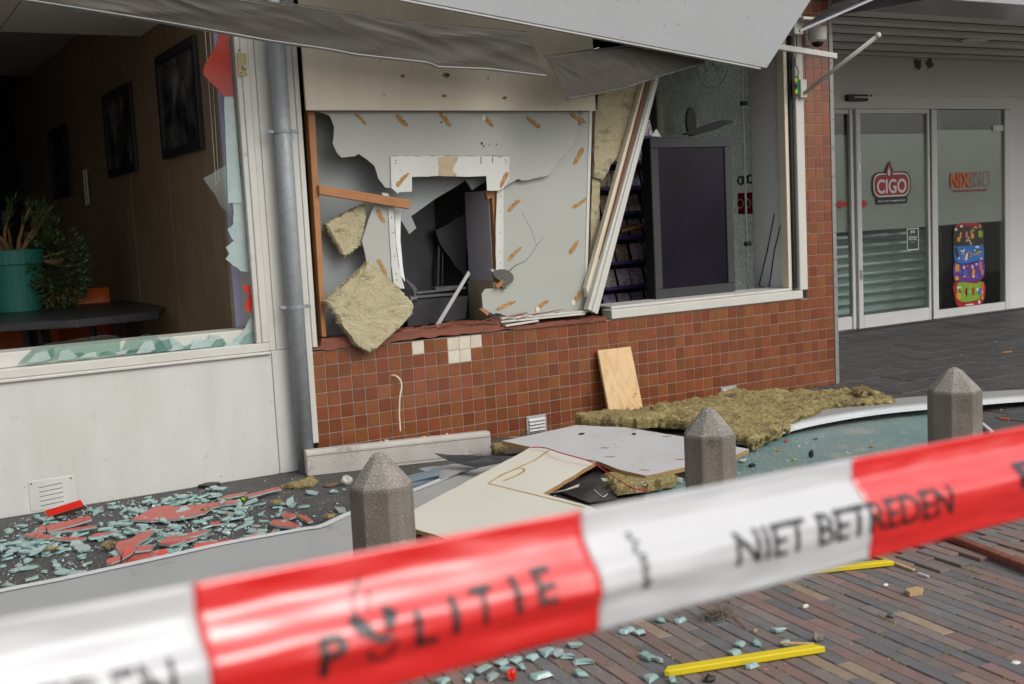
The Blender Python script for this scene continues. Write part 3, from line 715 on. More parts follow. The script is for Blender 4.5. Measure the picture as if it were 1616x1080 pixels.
o = m.build('sill_splinters', REDWOOD, shopT); o['kind'] = 'stuff'
for k, (p, q) in enumerate((((842, 932), (1210, 900)), ((840, 945), (1200, 910)), ((860, 962), (1000, 940)))):
    a = fy(*zm(480, 160, 2.7, [p])[0], -.02-.004*k); b = fy(*zm(480, 160, 2.7, [q])[0], -.02-.004*k)
    m = MB(); m.obox(a, b-a, (0, .035, 0), (0, 0, .012)); m.build('sill_trim', TRIM, shopT, bevel=.002)

# right window frame
fb = [fy(*p, -.012) for p in ((940, 505), (1272, 470))]
zB = fy(1200, 476, -.012).z
m = MB(); m.box(1.92, 3.50, -.014, .09, ZT+.006, ZT+.062); m.build('bottom_rail', TRIM, shopT, bevel=.004)
m = MB(); m.box(1.95, 3.447, .03, .26, ZT+.063, ZT+.080); m.build('window_board', TRIM2, shopT, bevel=.003)
xo = fy(1268, 300, -.012).x; xi = fy(1256, 300, -.012).x
m = MB(); m.box(3.475, 3.548, -.013, .09, ZT+.063, 2.62); m.build('jamb', TRIM, shopT, bevel=.004)
m = MB(); m.box(3.448, 3.472, .012, .05, ZT+.081, 2.62); m.build('gasket', RUBBER, shopT)
m = MB(); m.box(3.415, 3.446, .03, .10, ZT+.081, 2.62); m.build('inner_stop', CREAM, shopT, bevel=.003)
# inner pier lining and side window onto the entrance
XS = 3.45
m = MB(); m.box(XS, XS+.06, .101, .40, 0, 2.62); m.build('reveal_lining', ENTW, shopT)
m = MB(); m.box(XS, 3.79, .401, 2.18, 0, .58); m.build('side_parapet', ENTW, shopT)
m = MB(); m.box(XS+.02, XS+.09, 1.47, 1.55, .581, 2.62); m.build('side_post', CREAM, shopT, bevel=.003)
m = MB(); m.box(XS+.02, XS+.09, .402, .43, .581, 2.62); m.build('side_post', CREAM, shopT, bevel=.003)
m = MB(); m.box(XS, 3.79, 1.551, 2.18, .581, 2.62); m.build('side_wall', DARKW, shopT)
m = MB(); m.box(XS+.05, XS+.056, .431, 1.469, .582, 2.62); m.build('crazed_side_pane', CRACK, shopT)
# film lettering on the crazed pane, read from outside so mirrored here
def ontext(name, txt, x, y, size, mat):
    p = sx(x, y, XS+.047); return text_on(name, txt, p, (0, 1, 0), (0, 0, 1), size, mat, shopT)
for (x, y) in ((1169, 285), (1176, 284), (1184, 283)):
    p = sx(x, y, XS+.047); m = MB(); m.tube([p+Vector((0, .03*math.cos(k*.785), .028*math.sin(k*.785))) for k in range(9)], .007, 5); m.build('pane_mark', BLK, shopT)
p = sx(1181, 321, XS+.047); m = MB(); m.box(XS+.0475, XS+.0485, p.y-.13, p.y+.11, p.z-.075, p.z+.075); m.build('pane_logo', CRIM, shopT)
ontext('pane_lettering', 'CIGO', 1181, 322, .10, WPRINT)
cc = sx(1125, 108, XS+.046)
m = MB(); rr_ = .17
for (cy_, r0) in ((0, .17),):
    m.tube([cc+Vector((0, r0*math.cos(a*.2618), r0*math.sin(a*.2618)+.03)) for a in range(25)], .005, 6)
m.tube([cc+Vector((0, .07*math.cos(t*.2)*1.3, .045*math.sin(t*.4)+.03)) for t in range(33)], .005, 6)
m.build('ring_emblem', ENTW, shopT)
m = MB(); m.tube([(XS-.03, .44, .60), (XS-.03, .44, 2.6)], .008, 8); hw = m.build('shutter_rod', TRIM2, shopT)
for z in (.98, 1.95):
    mm = MB(); mm.box(XS-.045, XS, .425, .455, z, z+.03); mm.build('rod_clip', DGREYM, hw)
# cables and plaster spot on the lining
for k, pts in enumerate((((1222, 338), (1210, 400), (1198, 450), (1214, 459)), ((1238, 330), (1222, 395), (1213, 459)))):
    P = [sx(x, y, XS-.006) for x, y in pts]; m = MB(); m.tube(P, .004, 6); m.build('loose_cable', RUBBER, shopT, smooth=True)
a = sx(1229, 279, XS-.002); m = MB(); m.prism([a+Vector((0, .022*math.cos(t*.5236), .032*math.sin(t*.5236))) for t in range(12)], (.003, 0, 0)); m.build('white_spot', WPRINT, shopT)
# dark shop room shell
roomR = thing('shop_room', (1.8, 2, 0), 'dark shop room behind the blown-out front', 'room interior')
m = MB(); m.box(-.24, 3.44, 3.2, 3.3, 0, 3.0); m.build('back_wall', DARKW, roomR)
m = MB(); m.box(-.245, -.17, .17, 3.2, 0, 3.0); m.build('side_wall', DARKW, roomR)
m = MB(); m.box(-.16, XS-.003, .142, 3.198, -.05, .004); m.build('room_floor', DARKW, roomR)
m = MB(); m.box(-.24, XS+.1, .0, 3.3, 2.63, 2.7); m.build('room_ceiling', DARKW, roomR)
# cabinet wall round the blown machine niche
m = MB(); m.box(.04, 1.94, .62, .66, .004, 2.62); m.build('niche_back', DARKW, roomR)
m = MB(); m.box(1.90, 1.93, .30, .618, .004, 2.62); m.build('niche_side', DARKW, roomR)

# ------------------------------------------------------------------ fallen-open signboard and grey sheets
Z3 = lambda pts: zm(480, 160, 2.7, pts)
cb0 = fy(485, 172, -.03); cb1 = fy(938, 178, -.03)
zc = (cb0.z+cb1.z)/2
t = thing('cream_signboard', (.98, -.03, zc), 'cream board above the broken grey sheet with splintered screw holes', 'signboard')
m = MB(); m.box(cb0.x-.012, cb1.x, -.046, -.028, zc, 2.62); m.build('board', CREAM, t, bevel=.002)
hr = random.Random(2)
for (x, y, s) in ((635, 120, .016), (704, 119, .024), (701, 152, .018), (796, 155, .02), (770, 124, .008), (606, 150, .007), (622, 93, .01), (600, 97, .006)):
    c = fy(x, y, -.0465); n_ = 9
    pts = [c+Vector((s*hr.uniform(.55, 1.1)*math.cos(6.283*k/n_), 0, s*.62*hr.uniform(.5, 1.1)*math.sin(6.283*k/n_))) for k in range(n_)]
    m = MB(); m.prism(pts, (0, -.0012, 0)); h = m.build('screw_hole', PLYW if s > .012 else BLK, t)
    if s > .012:
        pts = [c+Vector((.3*s, -.0016, .1*s))+Vector((s*.5*hr.uniform(.5, 1.1)*math.cos(6.283*k/n_), 0, s*.3*hr.uniform(.5, 1.1)*math.sin(6.283*k/n_))) for k in range(n_)]
        m = MB(); m.prism(pts, (0, -.001, 0)); m.build('hole_core', BLK, h)
gs = thing('broken_grey_sheet', (.95, 0, .68), 'torn grey laminate wall sheet with brown scrapes around a blasted hole', 'wall sheet')
YA, YB_, YC = .004, .034, .15
A = Z3([(40, 36), (1168, 44), (1166, 110), (1148, 185), (1120, 215), (1085, 250), (1062, 298), (1036, 318), (985, 328), (930, 339), (912, 331), (880, 348), (850, 368), (872, 233), (368, 233), (372, 370), (345, 368), (316, 330), (300, 276), (270, 250), (232, 224), (215, 235), (160, 241), (140, 220), (122, 180), (128, 110), (108, 62)])
m = MB(); m.prism(jag([fy(x, y, YA) for x, y in A], .0025, .03, 5, (0,)), (0, .007, 0), 0, 1); m.build('front_skin', [GREY, BEIGE], gs)
Bq = Z3([(1224, 44), (1168, 47), (1100, 200), (840, 300), (848, 720), (790, 715), (830, 760), (855, 785), (830, 797), (772, 800), (757, 822), (762, 880), (800, 905), (842, 926), (1200, 896)])
m = MB(); m.prism(jag([fy(x, y, YB_) for x, y in Bq], .002, .03, 6, (0, 14, 13)), (0, .012, 0), 0, 1); m.build('right_skin', [GREY, BEIGE], gs)
e0 = [fy(*p, YB_-.004) for p in Z3([(1216, 42), (1228, 42), (1203, 896), (1192, 897)])]
m = MB(); m.prism(e0, (0, .03, 0)); m.build('edge_trim', TRIM, gs)
Dq = Z3([(302, 440), (345, 447), (362, 452), (374, 785), (340, 755), (300, 712), (266, 685), (258, 640), (246, 595), (262, 545), (280, 490)])
m = MB(); m.prism(jag([fy(x, y, YB_) for x, y in Dq], .002, .03, 7), (0, .012, 0), 0, 1); m.build('left_skin', [GREY, BEIGE], gs)
Cq = Z3([(46, 30), (780, 30), (780, 335), (716, 378), (690, 338), (560, 415), (456, 490), (478, 540), (448, 566), (395, 478), (300, 640), (200, 760), (95, 1003), (90, 1003)])
m = MB(); m.prism([fy(x, y, YC) for x, y in Cq], (0, .012, 0)); m.build('back_skin', GREYB, gs)
Cq2 = Z3([(60, 400), (330, 420), (300, 700), (330, 990), (95, 1003)])
m = MB(); m.prism([fy(x, y, YC+.016) for x, y in Cq2], (0, .01, 0)); m.build('back_skin', GREYB, gs)
# white trim frame round the niche
Wq = Z3([(368, 234), (874, 234), (873, 330), (850, 370), (826, 381), (780, 381), (776, 318), (700, 322), (600, 318), (459, 323), (459, 385), (404, 388), (400, 394), (372, 370)])
m = MB(); m.prism(jag([fy(x, y, -.004) for x, y in Wq], .0015, .03, 8), (0, .0075, 0)); wt = m.build('niche_trim', WHITE, gs)
q = Z3([(572, 236), (660, 236), (646, 262), (632, 290), (648, 318), (574, 319)])
m = MB(); m.prism(jag([fy(x, y, -.0055) for x, y in q], .004, .012, 3), (0, .0012, 0)); m.build('torn_patch', BEIGE, wt)
for (x, y) in ((390, 252), (390, 265), (857, 250), (860, 262)):
    c = fy(*Z3([(x, y)])[0], -.005); m = MB(); m.tube([c, c+Vector((0, -.001, 0))], .0035, 6); m.build('screw_hole', BLK, wt)
for (a, b) in (((752, 236), (752, 268)), ((802, 236), (802, 262))):
    p, q_ = fy(*Z3([a])[0], -.0046), fy(*Z3([b])[0], -.0046); m = MB(); m.obox(p, (.004, 0, 0), q_-p, (0, -.001, 0)); m.build('saw_cut', BLK, wt)
Lq = Z3([(330, 390), (358, 392), (381, 450), (392, 620), (402, 700), (428, 798), (384, 797), (372, 700), (358, 450)])
m = MB(); m.prism(jag([fy(x, y, .028) for x, y in Lq], .0015, .03, 9), (0, .006, 0)); ls = m.build('trim_strip', WHITE, gs)
for (x, y) in ((372, 495), (380, 560), (385, 660), (392, 735), (395, 762)):
    c = fy(*Z3([(x, y)])[0], .0275); m = MB(); m.tube([c, c+Vector((0, -.001, 0))], .0035, 6); m.build('screw_hole', BLK, ls)
Lq = Z3([(383, 452), (412, 470), (410, 590), (420, 700), (430, 770), (410, 740), (394, 620)])
m = MB(); m.prism([fy(x, y, .06) for x, y in Lq], (0, .006, 0)); m.build('trim_strip', ENTW, gs)
Lq = Z3([(822, 381), (850, 368), (849, 720), (818, 722), (816, 560)])
m = MB(); m.prism(jag([fy(x, y, .022) for x, y in Lq], .0012, .04, 10), (0, .006, 0)); ls = m.build('trim_strip', WHITE, gs)
for y in (405, 470, 560, 640, 690):
    c = fy(*Z3([(836, y)])[0], .0215); m = MB(); m.tube([c, c+Vector((0, -.001, 0))], .003, 6); m.build('screw_hole', BLK, ls)
# right cheek of the niche
xjb = fy(*Z3([(785, 380)])[0], .07).x
zt_ = fy(*Z3([(790, 380)])[0], .07).z; zb_ = fy(*Z3([(790, 768)])[0], .07).z
m = MB(); m.box(xjb, xjb+.018, .075, .36, zb_, zt_); ck = m.build('niche_cheek', M('white_lacquered_cheek', (.56, .54, .58), (.5, .48, .52), 3, .4), gs)
m = MB(); m.box(xjb+.005, xjb+.024, .04, .074, zb_-.05, zt_+.02); m.build('cheek_edge', STUD, gs, bevel=.001)
m = MB(); m.box(xjb+.026, xjb+.062, .05, .09, zb_-.02, zt_+.03); m.build('cheek_edge', BEIGE, gs, bevel=.001)
m = MB(); m.box(xjb-.012, xjb+.10, .045, .36, zb_-.30, zb_-.003); m.build('cheek_base', BEIGE, gs, bevel=.002)
q = Z3([(690, 335), (775, 318), (776, 340), (716, 378)])
m = MB(); m.prism([fy(x, y, .10) for x, y in q], (0, .008, 0)); m.build('bent_flap', GREYB, gs)
q = Z3([(775, 383), (820, 381), (816, 405), (782, 418)])
m = MB(); m.prism([fy(x, y, .038) for x, y in q], (0, .03, 0)); m.build('wood_chip', STUD, gs)
# curled tear and crack in the right sheet
q = Z3([(806, 730), (835, 716), (872, 722), (893, 748), (884, 775), (860, 780), (862, 800), (845, 795), (838, 770), (812, 748)])
m = MB(); m.prism([fy(x, y, .012) for x, y in smoothpts(q, 2)], (0, .01, 0)); m.build('curled_flap', M('dark_laminate_back', (.10, .095, .08), (.075, .07, .06), 8, .7), gs)
q = Z3([(815, 782), (850, 760), (842, 788), (822, 797)])
m = MB(); m.prism([fy(x, y, .008) for x, y in q], (0, .01, 0)); m.build('wood_chip', STUD, gs)
q = Z3([(750, 888), (760, 880), (790, 900), (782, 915)])
m = MB(); m.prism([fy(x, y, .0) for x, y in q], (0, .02, 0)); m.build('wood_chip', STUD, gs)
q = Z3([(785, 905), (835, 905), (860, 915), (830, 922), (800, 922)])
m = MB(); m.prism(jag([fy(x, y, .012) for x, y in q], .004, .01, 2), (0, .01, 0)); m.build('charred_edge', BLK, gs)
ck_ = Z3([(868, 728), (900, 700), (945, 680), (975, 640), (990, 615), (1022, 577)])
P = [fy(x, y, YB_-.0005) for x, y in ck_]; m = MB(); m.tube(P, [.004, .0025, .0016, .0012, .001, .0006], 5); m.build('crack', BLK, gs)
P = [fy(x, y, YB_-.0002) for x, y in Z3([(990, 615), (965, 540), (925, 470)])]; m = MB(); m.tube(P, .0007, 5); m.build('crack', BLK, gs)
# scraped marks: brown fibres showing through the laminate
sc_ = [((240, 78), 45, 62, 0), ((418, 82), 45, 66, 0), ((602, 78), 52, 72, 0), ((782, 86), 45, 66, 1), ((976, 90), 38, 72, 0), ((1166, 72), 30, 76, 0), ((1169, 235), -62, 80, 2), ((1172, 432), -35, 72, 2),
       ((1150, 622), -55, 64, 2), ((1160, 838), -58, 66, 2), ((1015, 872), -40, 72, 2), ((860, 872), -25, 88, 2), ((898, 650), -45, 76, 2), ((896, 445), -45, 70, 2), ((852, 335), -65, 68, 3), ((420, 335), -48, 72, 3),
       ((328, 490), 62, 62, 2), ((332, 712), 62, 84, 2), ((625, 312), 5, 46, 3)]
rk = random.Random(31)
for k, ((x, y), an, L, lay) in enumerate(sc_):
    Yl = {0: YA, 1: YA, 2: YB_, 3: -.004}[lay]-.0014
    ca, sa = math.cos(R(an)), math.sin(R(an)); w = rk.uniform(7.5, 12); L *= 1.05; pts = []
    N = 26; hi = []; lo2 = []; bend_ = rk.uniform(-5, 5); fat = rk.uniform(-.25, .25); nt = rk.choice((0, 2, 3)); ph_ = rk.random()
    for i in range(N+1):
        f_ = i/N; a = (f_-.5)*L; env = w*(min(1, f_*5+.25)*min(1, (1-f_)*4+.2))**.6*(1+fat*(f_-.5)*2); cb2 = bend_*(1-(2*f_-1)**2)
        notch = .45 if nt and ((f_*nt+ph_) % 1) < .22 else 1
        hi.append((a+rk.uniform(-1, 1), cb2+env*rk.uniform(.86, 1.04))); lo2.append((a+rk.uniform(-1, 1), cb2-env*notch*rk.uniform(.8, 1.02)))
    pts = [Z3([(x+a*ca-b*sa, y+a*sa+b*ca)])[0] for a, b in hi+lo2[::-1]]
    m = MB(); m.prism([fy(p, q_, Yl) for p, q_ in pts], (0, .0008, 0)); m.build('scrape_mark', SCRAPE, gs)
    if k in (3, 10, 9):
        pts = [Z3([(x-ca*L*.33+9*math.cos(t_*.7854), y-sa*L*.33+13*math.sin(t_*.7854))])[0] for t_ in range(8)]
        m = MB(); m.prism([fy(p, q_, Yl-.0009) for p, q_ in pts], (0, .0006, 0)); m.build('white_chip', BED, gs)
for (x, y, s) in ((585, 90, .006), (400, 126, .003), (757, 180, .009), (765, 192, .006), (790, 187, .004), (820, 184, .005)):
    c = fy(*Z3([(x, y)])[0], YA-.0008); m = MB(); m.prism([c+Vector((s*math.cos(k*.785)*rk.uniform(.6, 1), 0, s*math.sin(k*.785))) for k in range(8)], (0, .0006, 0)); m.build('dark_spot', BLK, gs)

# timber, plank, insulation in the left of the niche
st_ = [fy(*p, .012) for p in Z3([(15, 38), (46, 38), (95, 1004), (76, 1004)])]
m = MB(); m.prism(st_, (0, .06, 0)); o = m.build('timber_stud', STUD, bevel=.002); tag(o, 'upright orange-brown timber stud at the left of the blasted niche', 'timber stud')
a, b, c = [fy(*p, -.012) for p in Z3([(62, 356), (455, 421), (450, 460)])]; d = fy(*Z3([(65, 397)])[0], -.012)
m = MB(); m.prism([a, b, c, d], (0, .026, 0)); o = m.build('timber_batten', STUD, bevel=.003); tag(o, 'short orange-brown batten hanging across the niche above the insulation', 'timber batten')
def knob(P, mat=REDWOOD): pass
def wool(name, outline, thick, mat, label, amp=.012, step=.02, seed=0, cat='insulation', group=None, lift=None, dirv=None, fuzz=1.0):
    """ragged mineral wool slab: outline points, thickness vector; gridded top with noise and torn fringe"""
    rr = random.Random(seed); n = len(outline); P = [Vector(p) for p in outline]
    tv = Vector(thick); nrm = tv.normalized()
    cen = sum(P, Vector())/n
    e1 = (P[1]-P[0]); e1 = (e1-nrm*e1.dot(nrm)).normalized(); e2 = nrm.cross(e1)
    pts2 = [((p-cen).dot(e1), (p-cen).dot(e2)) for p in P]
    hts = [(p-cen).dot(nrm) for p in P]
    bm = bmesh.new(); poly = jag(P, amp*.8, step, seed)
    vs = [bm.verts.new(p) for p in poly]
    f = bm.faces.new(vs)
    bmesh.ops.triangulate(bm, faces=[f], quad_method='BEAUTY', ngon_method='BEAUTY')
    for _ in range(7):
        ed = [e for e in bm.edges if e.calc_length() > step*1.15]
        if not ed: break
        bmesh.ops.subdivide_edges(bm, edges=ed, cuts=1, use_grid_fill=False)
        bmesh.ops.triangulate(bm, faces=[q for q in bm.faces if len(q.verts) > 3])
    bnd = {v for v in bm.verts if v.is_boundary}
    base = [(v, v.co.copy(), v in bnd) for v in bm.verts]; bm.verts.index_update()
    V0 = [c.copy() for _, c, _ in base]; F = [tuple(v.index for v in fc.verts) for fc in bm.faces]
    BE = [(e.verts[0].index, e.verts[1].index) for e in bm.edges if e.is_boundary]
    bn = [b for _, _, b in base]; bm.free()
    mb = MB(); N = len(V0)
    def nz(p, s): return noise.noise(p*s+Vector((seed*3.1, 0, 0)))
    top = []
    for i, p in enumerate(V0):
        h = nz(p, 9)*.5+nz(p, 26)*.35+nz(p, 60)*.3
        top.append(p+tv*(1.0 if not bn[i] else .82)+nrm*amp*h*1.3)
    mb.v = top + [p+nrm*amp*.2*nz(p, 30) for p in V0]
    for fc in F:
        a, b, c = [mb.v[i] for i in fc]
        if (b-a).cross(c-a).dot(nrm) < 0: fc = fc[::-1]
        mb.f.append(fc); mb.m.append(0); mb.f.append(tuple(N+i for i in fc[::-1])); mb.m.append(0)
    # torn side, two rings
    mid = {}
    for i in {x for e in BE for x in e}:
        out = (V0[i]-cen); out = (out-nrm*out.dot(nrm)).normalized()
        mid[i] = len(mb.v); mb.v.append(V0[i]+tv*.5+out*amp*(.3+nz(V0[i], 34)*1.4)+nrm*amp*.4*nz(V0[i], 50))
    for a, b in BE:
        mb.f += [(a, b, mid[b], mid[a]), (mid[a], mid[b], N+b, N+a)]; mb.m += [0, 0]
    # fibres standing out of edge and surface
    for k in range(int(fuzz*(len(BE)*5+N*.6))):
        if rr.random() < .62:
            a, b = rr.choice(BE); p = mb.v[a].lerp(mb.v[mid[a]], rr.random()*1.4); out = (V0[a]-cen).normalized()
        else: p = top[rr.randrange(N)]; out = nrm*.6
        d_ = (out+Vector((rr.uniform(-1, 1), rr.uniform(-1, 1), rr.uniform(-.6, 1)))*.8).normalized()*rr.uniform(.005, .018)*(amp/.012)
        s_ = d_.orthogonal().normalized()*rr.uniform(.0008, .002)
        mb.poly([p-s_, p+s_, p+d_+Vector((rr.uniform(-.003, .003),)*3)])
    o = mb.build(name, mat); tag(o, label, cat, group); 
    for pnt in o.data.polygons: pnt.use_smooth = False
    return o
q = [fy(*p, .10) for p in Z3([(80, 525), (165, 478), (250, 435), (246, 520), (244, 602), (160, 664), (118, 600)])]
wool('insulation_chunk', [p for p in q], (0, -.05, 0), WOOLP, 'smaller pale insulation chunk wedged beside the niche under the batten', .0055, .013, 3, fuzz=2.2)
q = [fy(*p, -.004) for p in Z3([(76, 850), (165, 775), (262, 684), (330, 745), (392, 805), (444, 862), (442, 905), (405, 942), (330, 1010), (262, 1068), (195, 1030), (170, 985)])]
wool('insulation_slab', [p for p in q], (0, -.065, 0), WOOLP, 'large pale square insulation slab hanging over the left end of the sill', .0055, .014, 5, fuzz=2.2)

# remains of the cash machine inside the niche
atm = thing('wrecked_cash_machine', (.75, .35, .66), 'wrecked black machine housing inside the blasted hole', 'cash machine')
m = MB(); m.box(.52, 1.0, .44, .615, .62, 1.40); m.build('cabinet_body', DARKM, atm, bevel=.01)
q = Z3([(440, 850), (700, 830), (690, 930), (440, 965)])
m = MB(); m.prism([fy(x, y, .16) for x, y in q], (0, .25, 0)); m.build('lower_housing', DARKM, atm, bevel=.004)
for (a, b, y1) in (((480, 822), (690, 800), .012), ((560, 808), (660, 800), .02)):
    p, p2 = [fy(*w_, .2) for w_ in Z3([a, b])]; m = MB(); m.obox(p, p2-p, (0, .06, 0), (0, 0, y1)); m.build('drawer_rail', DGREYM, atm, bevel=.002)
p, p2 = [fy(*w_, .21) for w_ in Z3([(452, 842), (640, 828)])]; m = MB(); m.obox(p, p2-p, (0, .05, 0), (0, 0, .016)); m.build('drawer_rail', DGREYM, atm, bevel=.002)
c = fy(*Z3([(462, 842)])[0], .15); m = MB(); m.tube([c+Vector((-.02, 0, 0)), c+Vector((.02, 0, .004))], [.018, .022], 10); m.build('roller', DGREYM, atm)
for (a, b, w_) in (((575, 560), (568, 790), .012), ((590, 560), (588, 800), .006), ((640, 580), (700, 760), .01)):
    p, p2 = [fy(*t_, .40) for t_ in Z3([a, b])]; m = MB(); m.tube([p, p2], w_, 6); m.build('strut', DARKM, atm)
q = Z3([(415, 740), (470, 785), (482, 800), (472, 840), (462, 800)])
m = MB(); m.prism([fy(x, y, .13) for x, y in q], (0, .003, 0)); m.build('bent_tab', DGREYM, atm)
q = Z3([(560, 550), (690, 470), (690, 760), (640, 700), (600, 640)])
m = MB(); m.prism(jag([fy(x, y, .36) for x, y in q], .01, .04, 4), (0, .03, 0)); m.build('inner_door', DARKM, atm)
p = [fy(*t_, .06) for t_ in Z3([(557, 958), (575, 958), (708, 735), (700, 722)])]
m = MB(); m.prism(p, (0, .008, 0)); o = m.build('metal_strip', M('pale_metal_strip', (.45, .45, .44), None, 1, .4, metal=.3)); tag(o, 'thin pale metal strip leaning diagonally in the blasted hole', 'metal strip')

# ------------------------------------------------------------------ strip of insulation and leaning mullion between the openings
q = [fy(*p, .09) for p in zm(920, 90, 2.634, [(52, 130), (270, 90), (240, 190), (180, 310), (120, 420), (70, 512), (30, 500), (35, 230)])]
wool('torn_insulation', q, (0, -.045, 0), WOOLP, 'torn insulation strip behind the leaning white post', .006, .03, 8, fuzz=.3)
q = [fy(*p, .10) for p in zm(920, 90, 2.634, [(30, 505), (62, 515), (58, 760), (20, 1010), (12, 960)])]
wool('torn_insulation', q, (0, -.03, 0), WOOLP, 'narrow lower insulation strip between grey sheet and leaning post', .005, .03, 9, fuzz=.3)
mu = thing('leaning_mullion', fy(935, 490, -.05), 'white window post torn loose and leaning beside the grey sheet', 'window post')
Z9 = lambda pts: zm(920, 90, 2.634, pts)
for nm, q, y0, dy, mt in (('white_profile', [(298, 74), (322, 70), (62, 1070), (20, 1050)], -.06, .045, TRIM), ('timber_core', [(270, 90), (284, 84), (38, 990), (22, 1020)], -.035, .05, M('red_stained_edge', (.27, .115, .05), (.2, .08, .035), 12, .6)),
                          ('cream_edge', [(252, 98), (268, 92), (22, 1000), (14, 960)], -.02, .04, CREAM), ('raised_bead', [(304, 74), (311, 73), (48, 1062), (38, 1058)], -.068, .007, WHITE)):
    m = MB(); m.prism([fy(x, y, y0+(.02 if k < 2 else 0)) for k, (x, y) in enumerate(Z9(q))], (0, dy, 0)); m.build(nm, mt, mu, bevel=.002)

# ------------------------------------------------------------------ things in the right window
scn = thing('advert_display', (2.74, .24, ZT+.08), 'tall black advertising screen standing in the right shop window', 'display screen')
a = fy(1028, 482, .19); b = fy(1157, 470, .19); zt1 = fy(1090, 217, .19).z
x0, x1 = fy(1030, 350, .19).x, fy(1157, 350, .19).x; z0 = ZT+.081
m = MB(); m.box(x0+.004, x1-.004, .20, .29, z0, zt1); m.build('housing', BLACK, scn, bevel=.004)
fwid = .06
BEZ = M('grey_black_bezel', (.026, .026, .028), (.034, .034, .036), 5, .6)
for (p0, p1, q0, q1) in ((x0, x1, zt1-.065, zt1), (x0, x1, z0, z0+.06), (x0, x0+fwid, z0+.061, zt1-.066), (x1-fwid, x1, z0+.061, zt1-.066)):
    m = MB(); m.box(p0, p1, .184, .1995, q0, q1); m.build('bezel', BEZ, scn, bevel=.003)
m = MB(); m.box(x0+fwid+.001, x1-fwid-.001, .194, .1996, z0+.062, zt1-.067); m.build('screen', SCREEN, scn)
q = Z9([(285, 330), (305, 298), (325, 332)]); m = MB(); m.prism([fy(x, y, .21) for x, y in q], (0, .004, 0)); o = m.build('white_card', WPRINT); tag(o, 'small white triangular card scrap on the corner of the black screen', 'paper scrap')
q = Z9([(420, 320), (580, 262), (628, 266), (560, 300), (470, 326)])
m = MB(); m.prism([fy(x, y, .24) for x, y in q], (0, .04, 0)); o = m.build('bent_panel', M('soot_black', (.012, .012, .012), None, 1, .85)); tag(o, 'bent black panel lying on top of the advertising screen', 'bent panel')
c = fy(*Z9([(448, 270)])[0], .27); m = MB(); m.tube([c+Vector((0, -.01, 0)), c+Vector((0, .01, 0))], .1, 20)
for v in m.v: v.x = c.x+(v.x-c.x)*.42; v.z = c.z+(v.z-c.z)*.95
o = m.build('oval_sign', MATS['soot_black'], bevel=.002); tag(o, 'black oval sign standing behind the bent panel', 'oval sign')
# card rack
rk_ = thing('card_rack', (2.35, .55, 0), 'black card rack with rows of colourful cards behind the leaning post', 'card rack')
cx0, cx1 = fy(948, 350, .6).x, fy(1018, 350, .6).x
m = MB(); m.box(cx0-.02, cx1+.12, .66, .70, .004, 1.95); m.build('back_panel', BLACK, rk_)
CM = [M('card_print_%d' % k, c, c2, 55, .4, speck=c3, spscale=70, spth=.55) for k, (c, c2, c3) in enumerate((((.42, .38, .46), (.3, .26, .4), (.1, .16, .4)), ((.32, .35, .34), (.42, .4, .36), (.4, .1, .08)), ((.12, .16, .14), (.3, .2, .16), (.5, .3, .1)), ((.5, .46, .44), (.4, .34, .42), (.3, .08, .2))))]
PUR = M('purple_shelf_edge', (.06, .035, .14), None, 1, .4)
for r_ in range(9):
    z = .42+r_*.165
    m = MB(); m.box(cx0-.02, cx1+.11, .55, .658, z, z+.008); sh = m.build('shelf', BLACK, rk_)
    m = MB(); m.box(cx0-.02, cx1+.11, .545, .5495, z, z+.022); m.build('shelf_edge', PUR, sh)
    for c_ in range(4):
        x = cx0+.01+c_*.118; m = MB(); y_ = .60+rk.uniform(-.01, .01)
        m.prism([(x, y_, z+.012), (x+.10, y_, z+.012), (x+.10, y_+.035, z+.13), (x, y_+.035, z+.13)], (0, .004, 0)); m.build('card', rk.choice(CM), sh)
        m = MB(); m.tube([(x+.02, .552, z+.01), (x+.02, .552, z+.06), (x+.08, .552, z+.06), (x+.08, .552, z+.01)], .002, 5); m.build('wire_guard', BLACK, sh)
p, p2 = fy(982, 362, .5), fy(1015, 353, .5); m = MB(); m.obox(p, p2-p, (0, .1, 0), (0, 0, -.02)); o = m.build('wood_splinter', STUD); tag(o, 'orange wood splinter lodged in the card rack', 'wood splinter')

# ------------------------------------------------------------------ recessed entrance
ent = thing('entrance_wall', (7, 2.2, 0), 'pale entrance wall with glazed sliding door set back under the soffit', 'entrance wall')
YD = 2.19; ZR = 2.6
def dx(x, y=340): return fy(x, y, YD).x
xL, xd0, xd1, xp0, xp1, xw = dx(1318, 340), dx(1347), dx(1462), dx(1479), dx(1585), dx(1600)
zH = fy(1400, 173, YD).z; zHt = fy(1345, 155, YD).z
m = MB(); m.box(3.85, 14, YD, YD+.12, zHt+.03, ZR+.02); m.build('wall_above', ENTW, ent)
m = MB(); m.box(xp1+.10, 14, YD+.002, YD+.12, 0, zHt+.028); m.build('wall_right', ENTW, ent)
m = MB(); m.box(3.85, xL-.5, YD+.002, YD+.12, 0, zHt+.028); m.build('wall_left', ENTW, ent)
m = MB(); m.box(xL-.5, xp1+.098, YD-.02, YD+.06, zH+.004, zHt+.028); m.build('transom', DOORF, ent, bevel=.004)
m = MB(); m.box(xp1, xp1+.095, YD-.012, YD+.06, 0, zH+.002); m.build('end_post', DOORF, ent, bevel=.004)
m = MB(); m.box(xp0-.085, xp0-.002, YD-.015, YD+.07, 0, zH+.002); m.build('mid_post', DOORF, ent, bevel=.004)
m = MB(); m.box(xp0, xp1-.002, YD-.008, YD+.04, 0, .10); m.build('panel_foot', DOORF, ent, bevel=.004)
m = MB(); m.box(3.9, 14, YD-.03, YD-.021, .0, .02); m.build('threshold', DGREYM, ent)
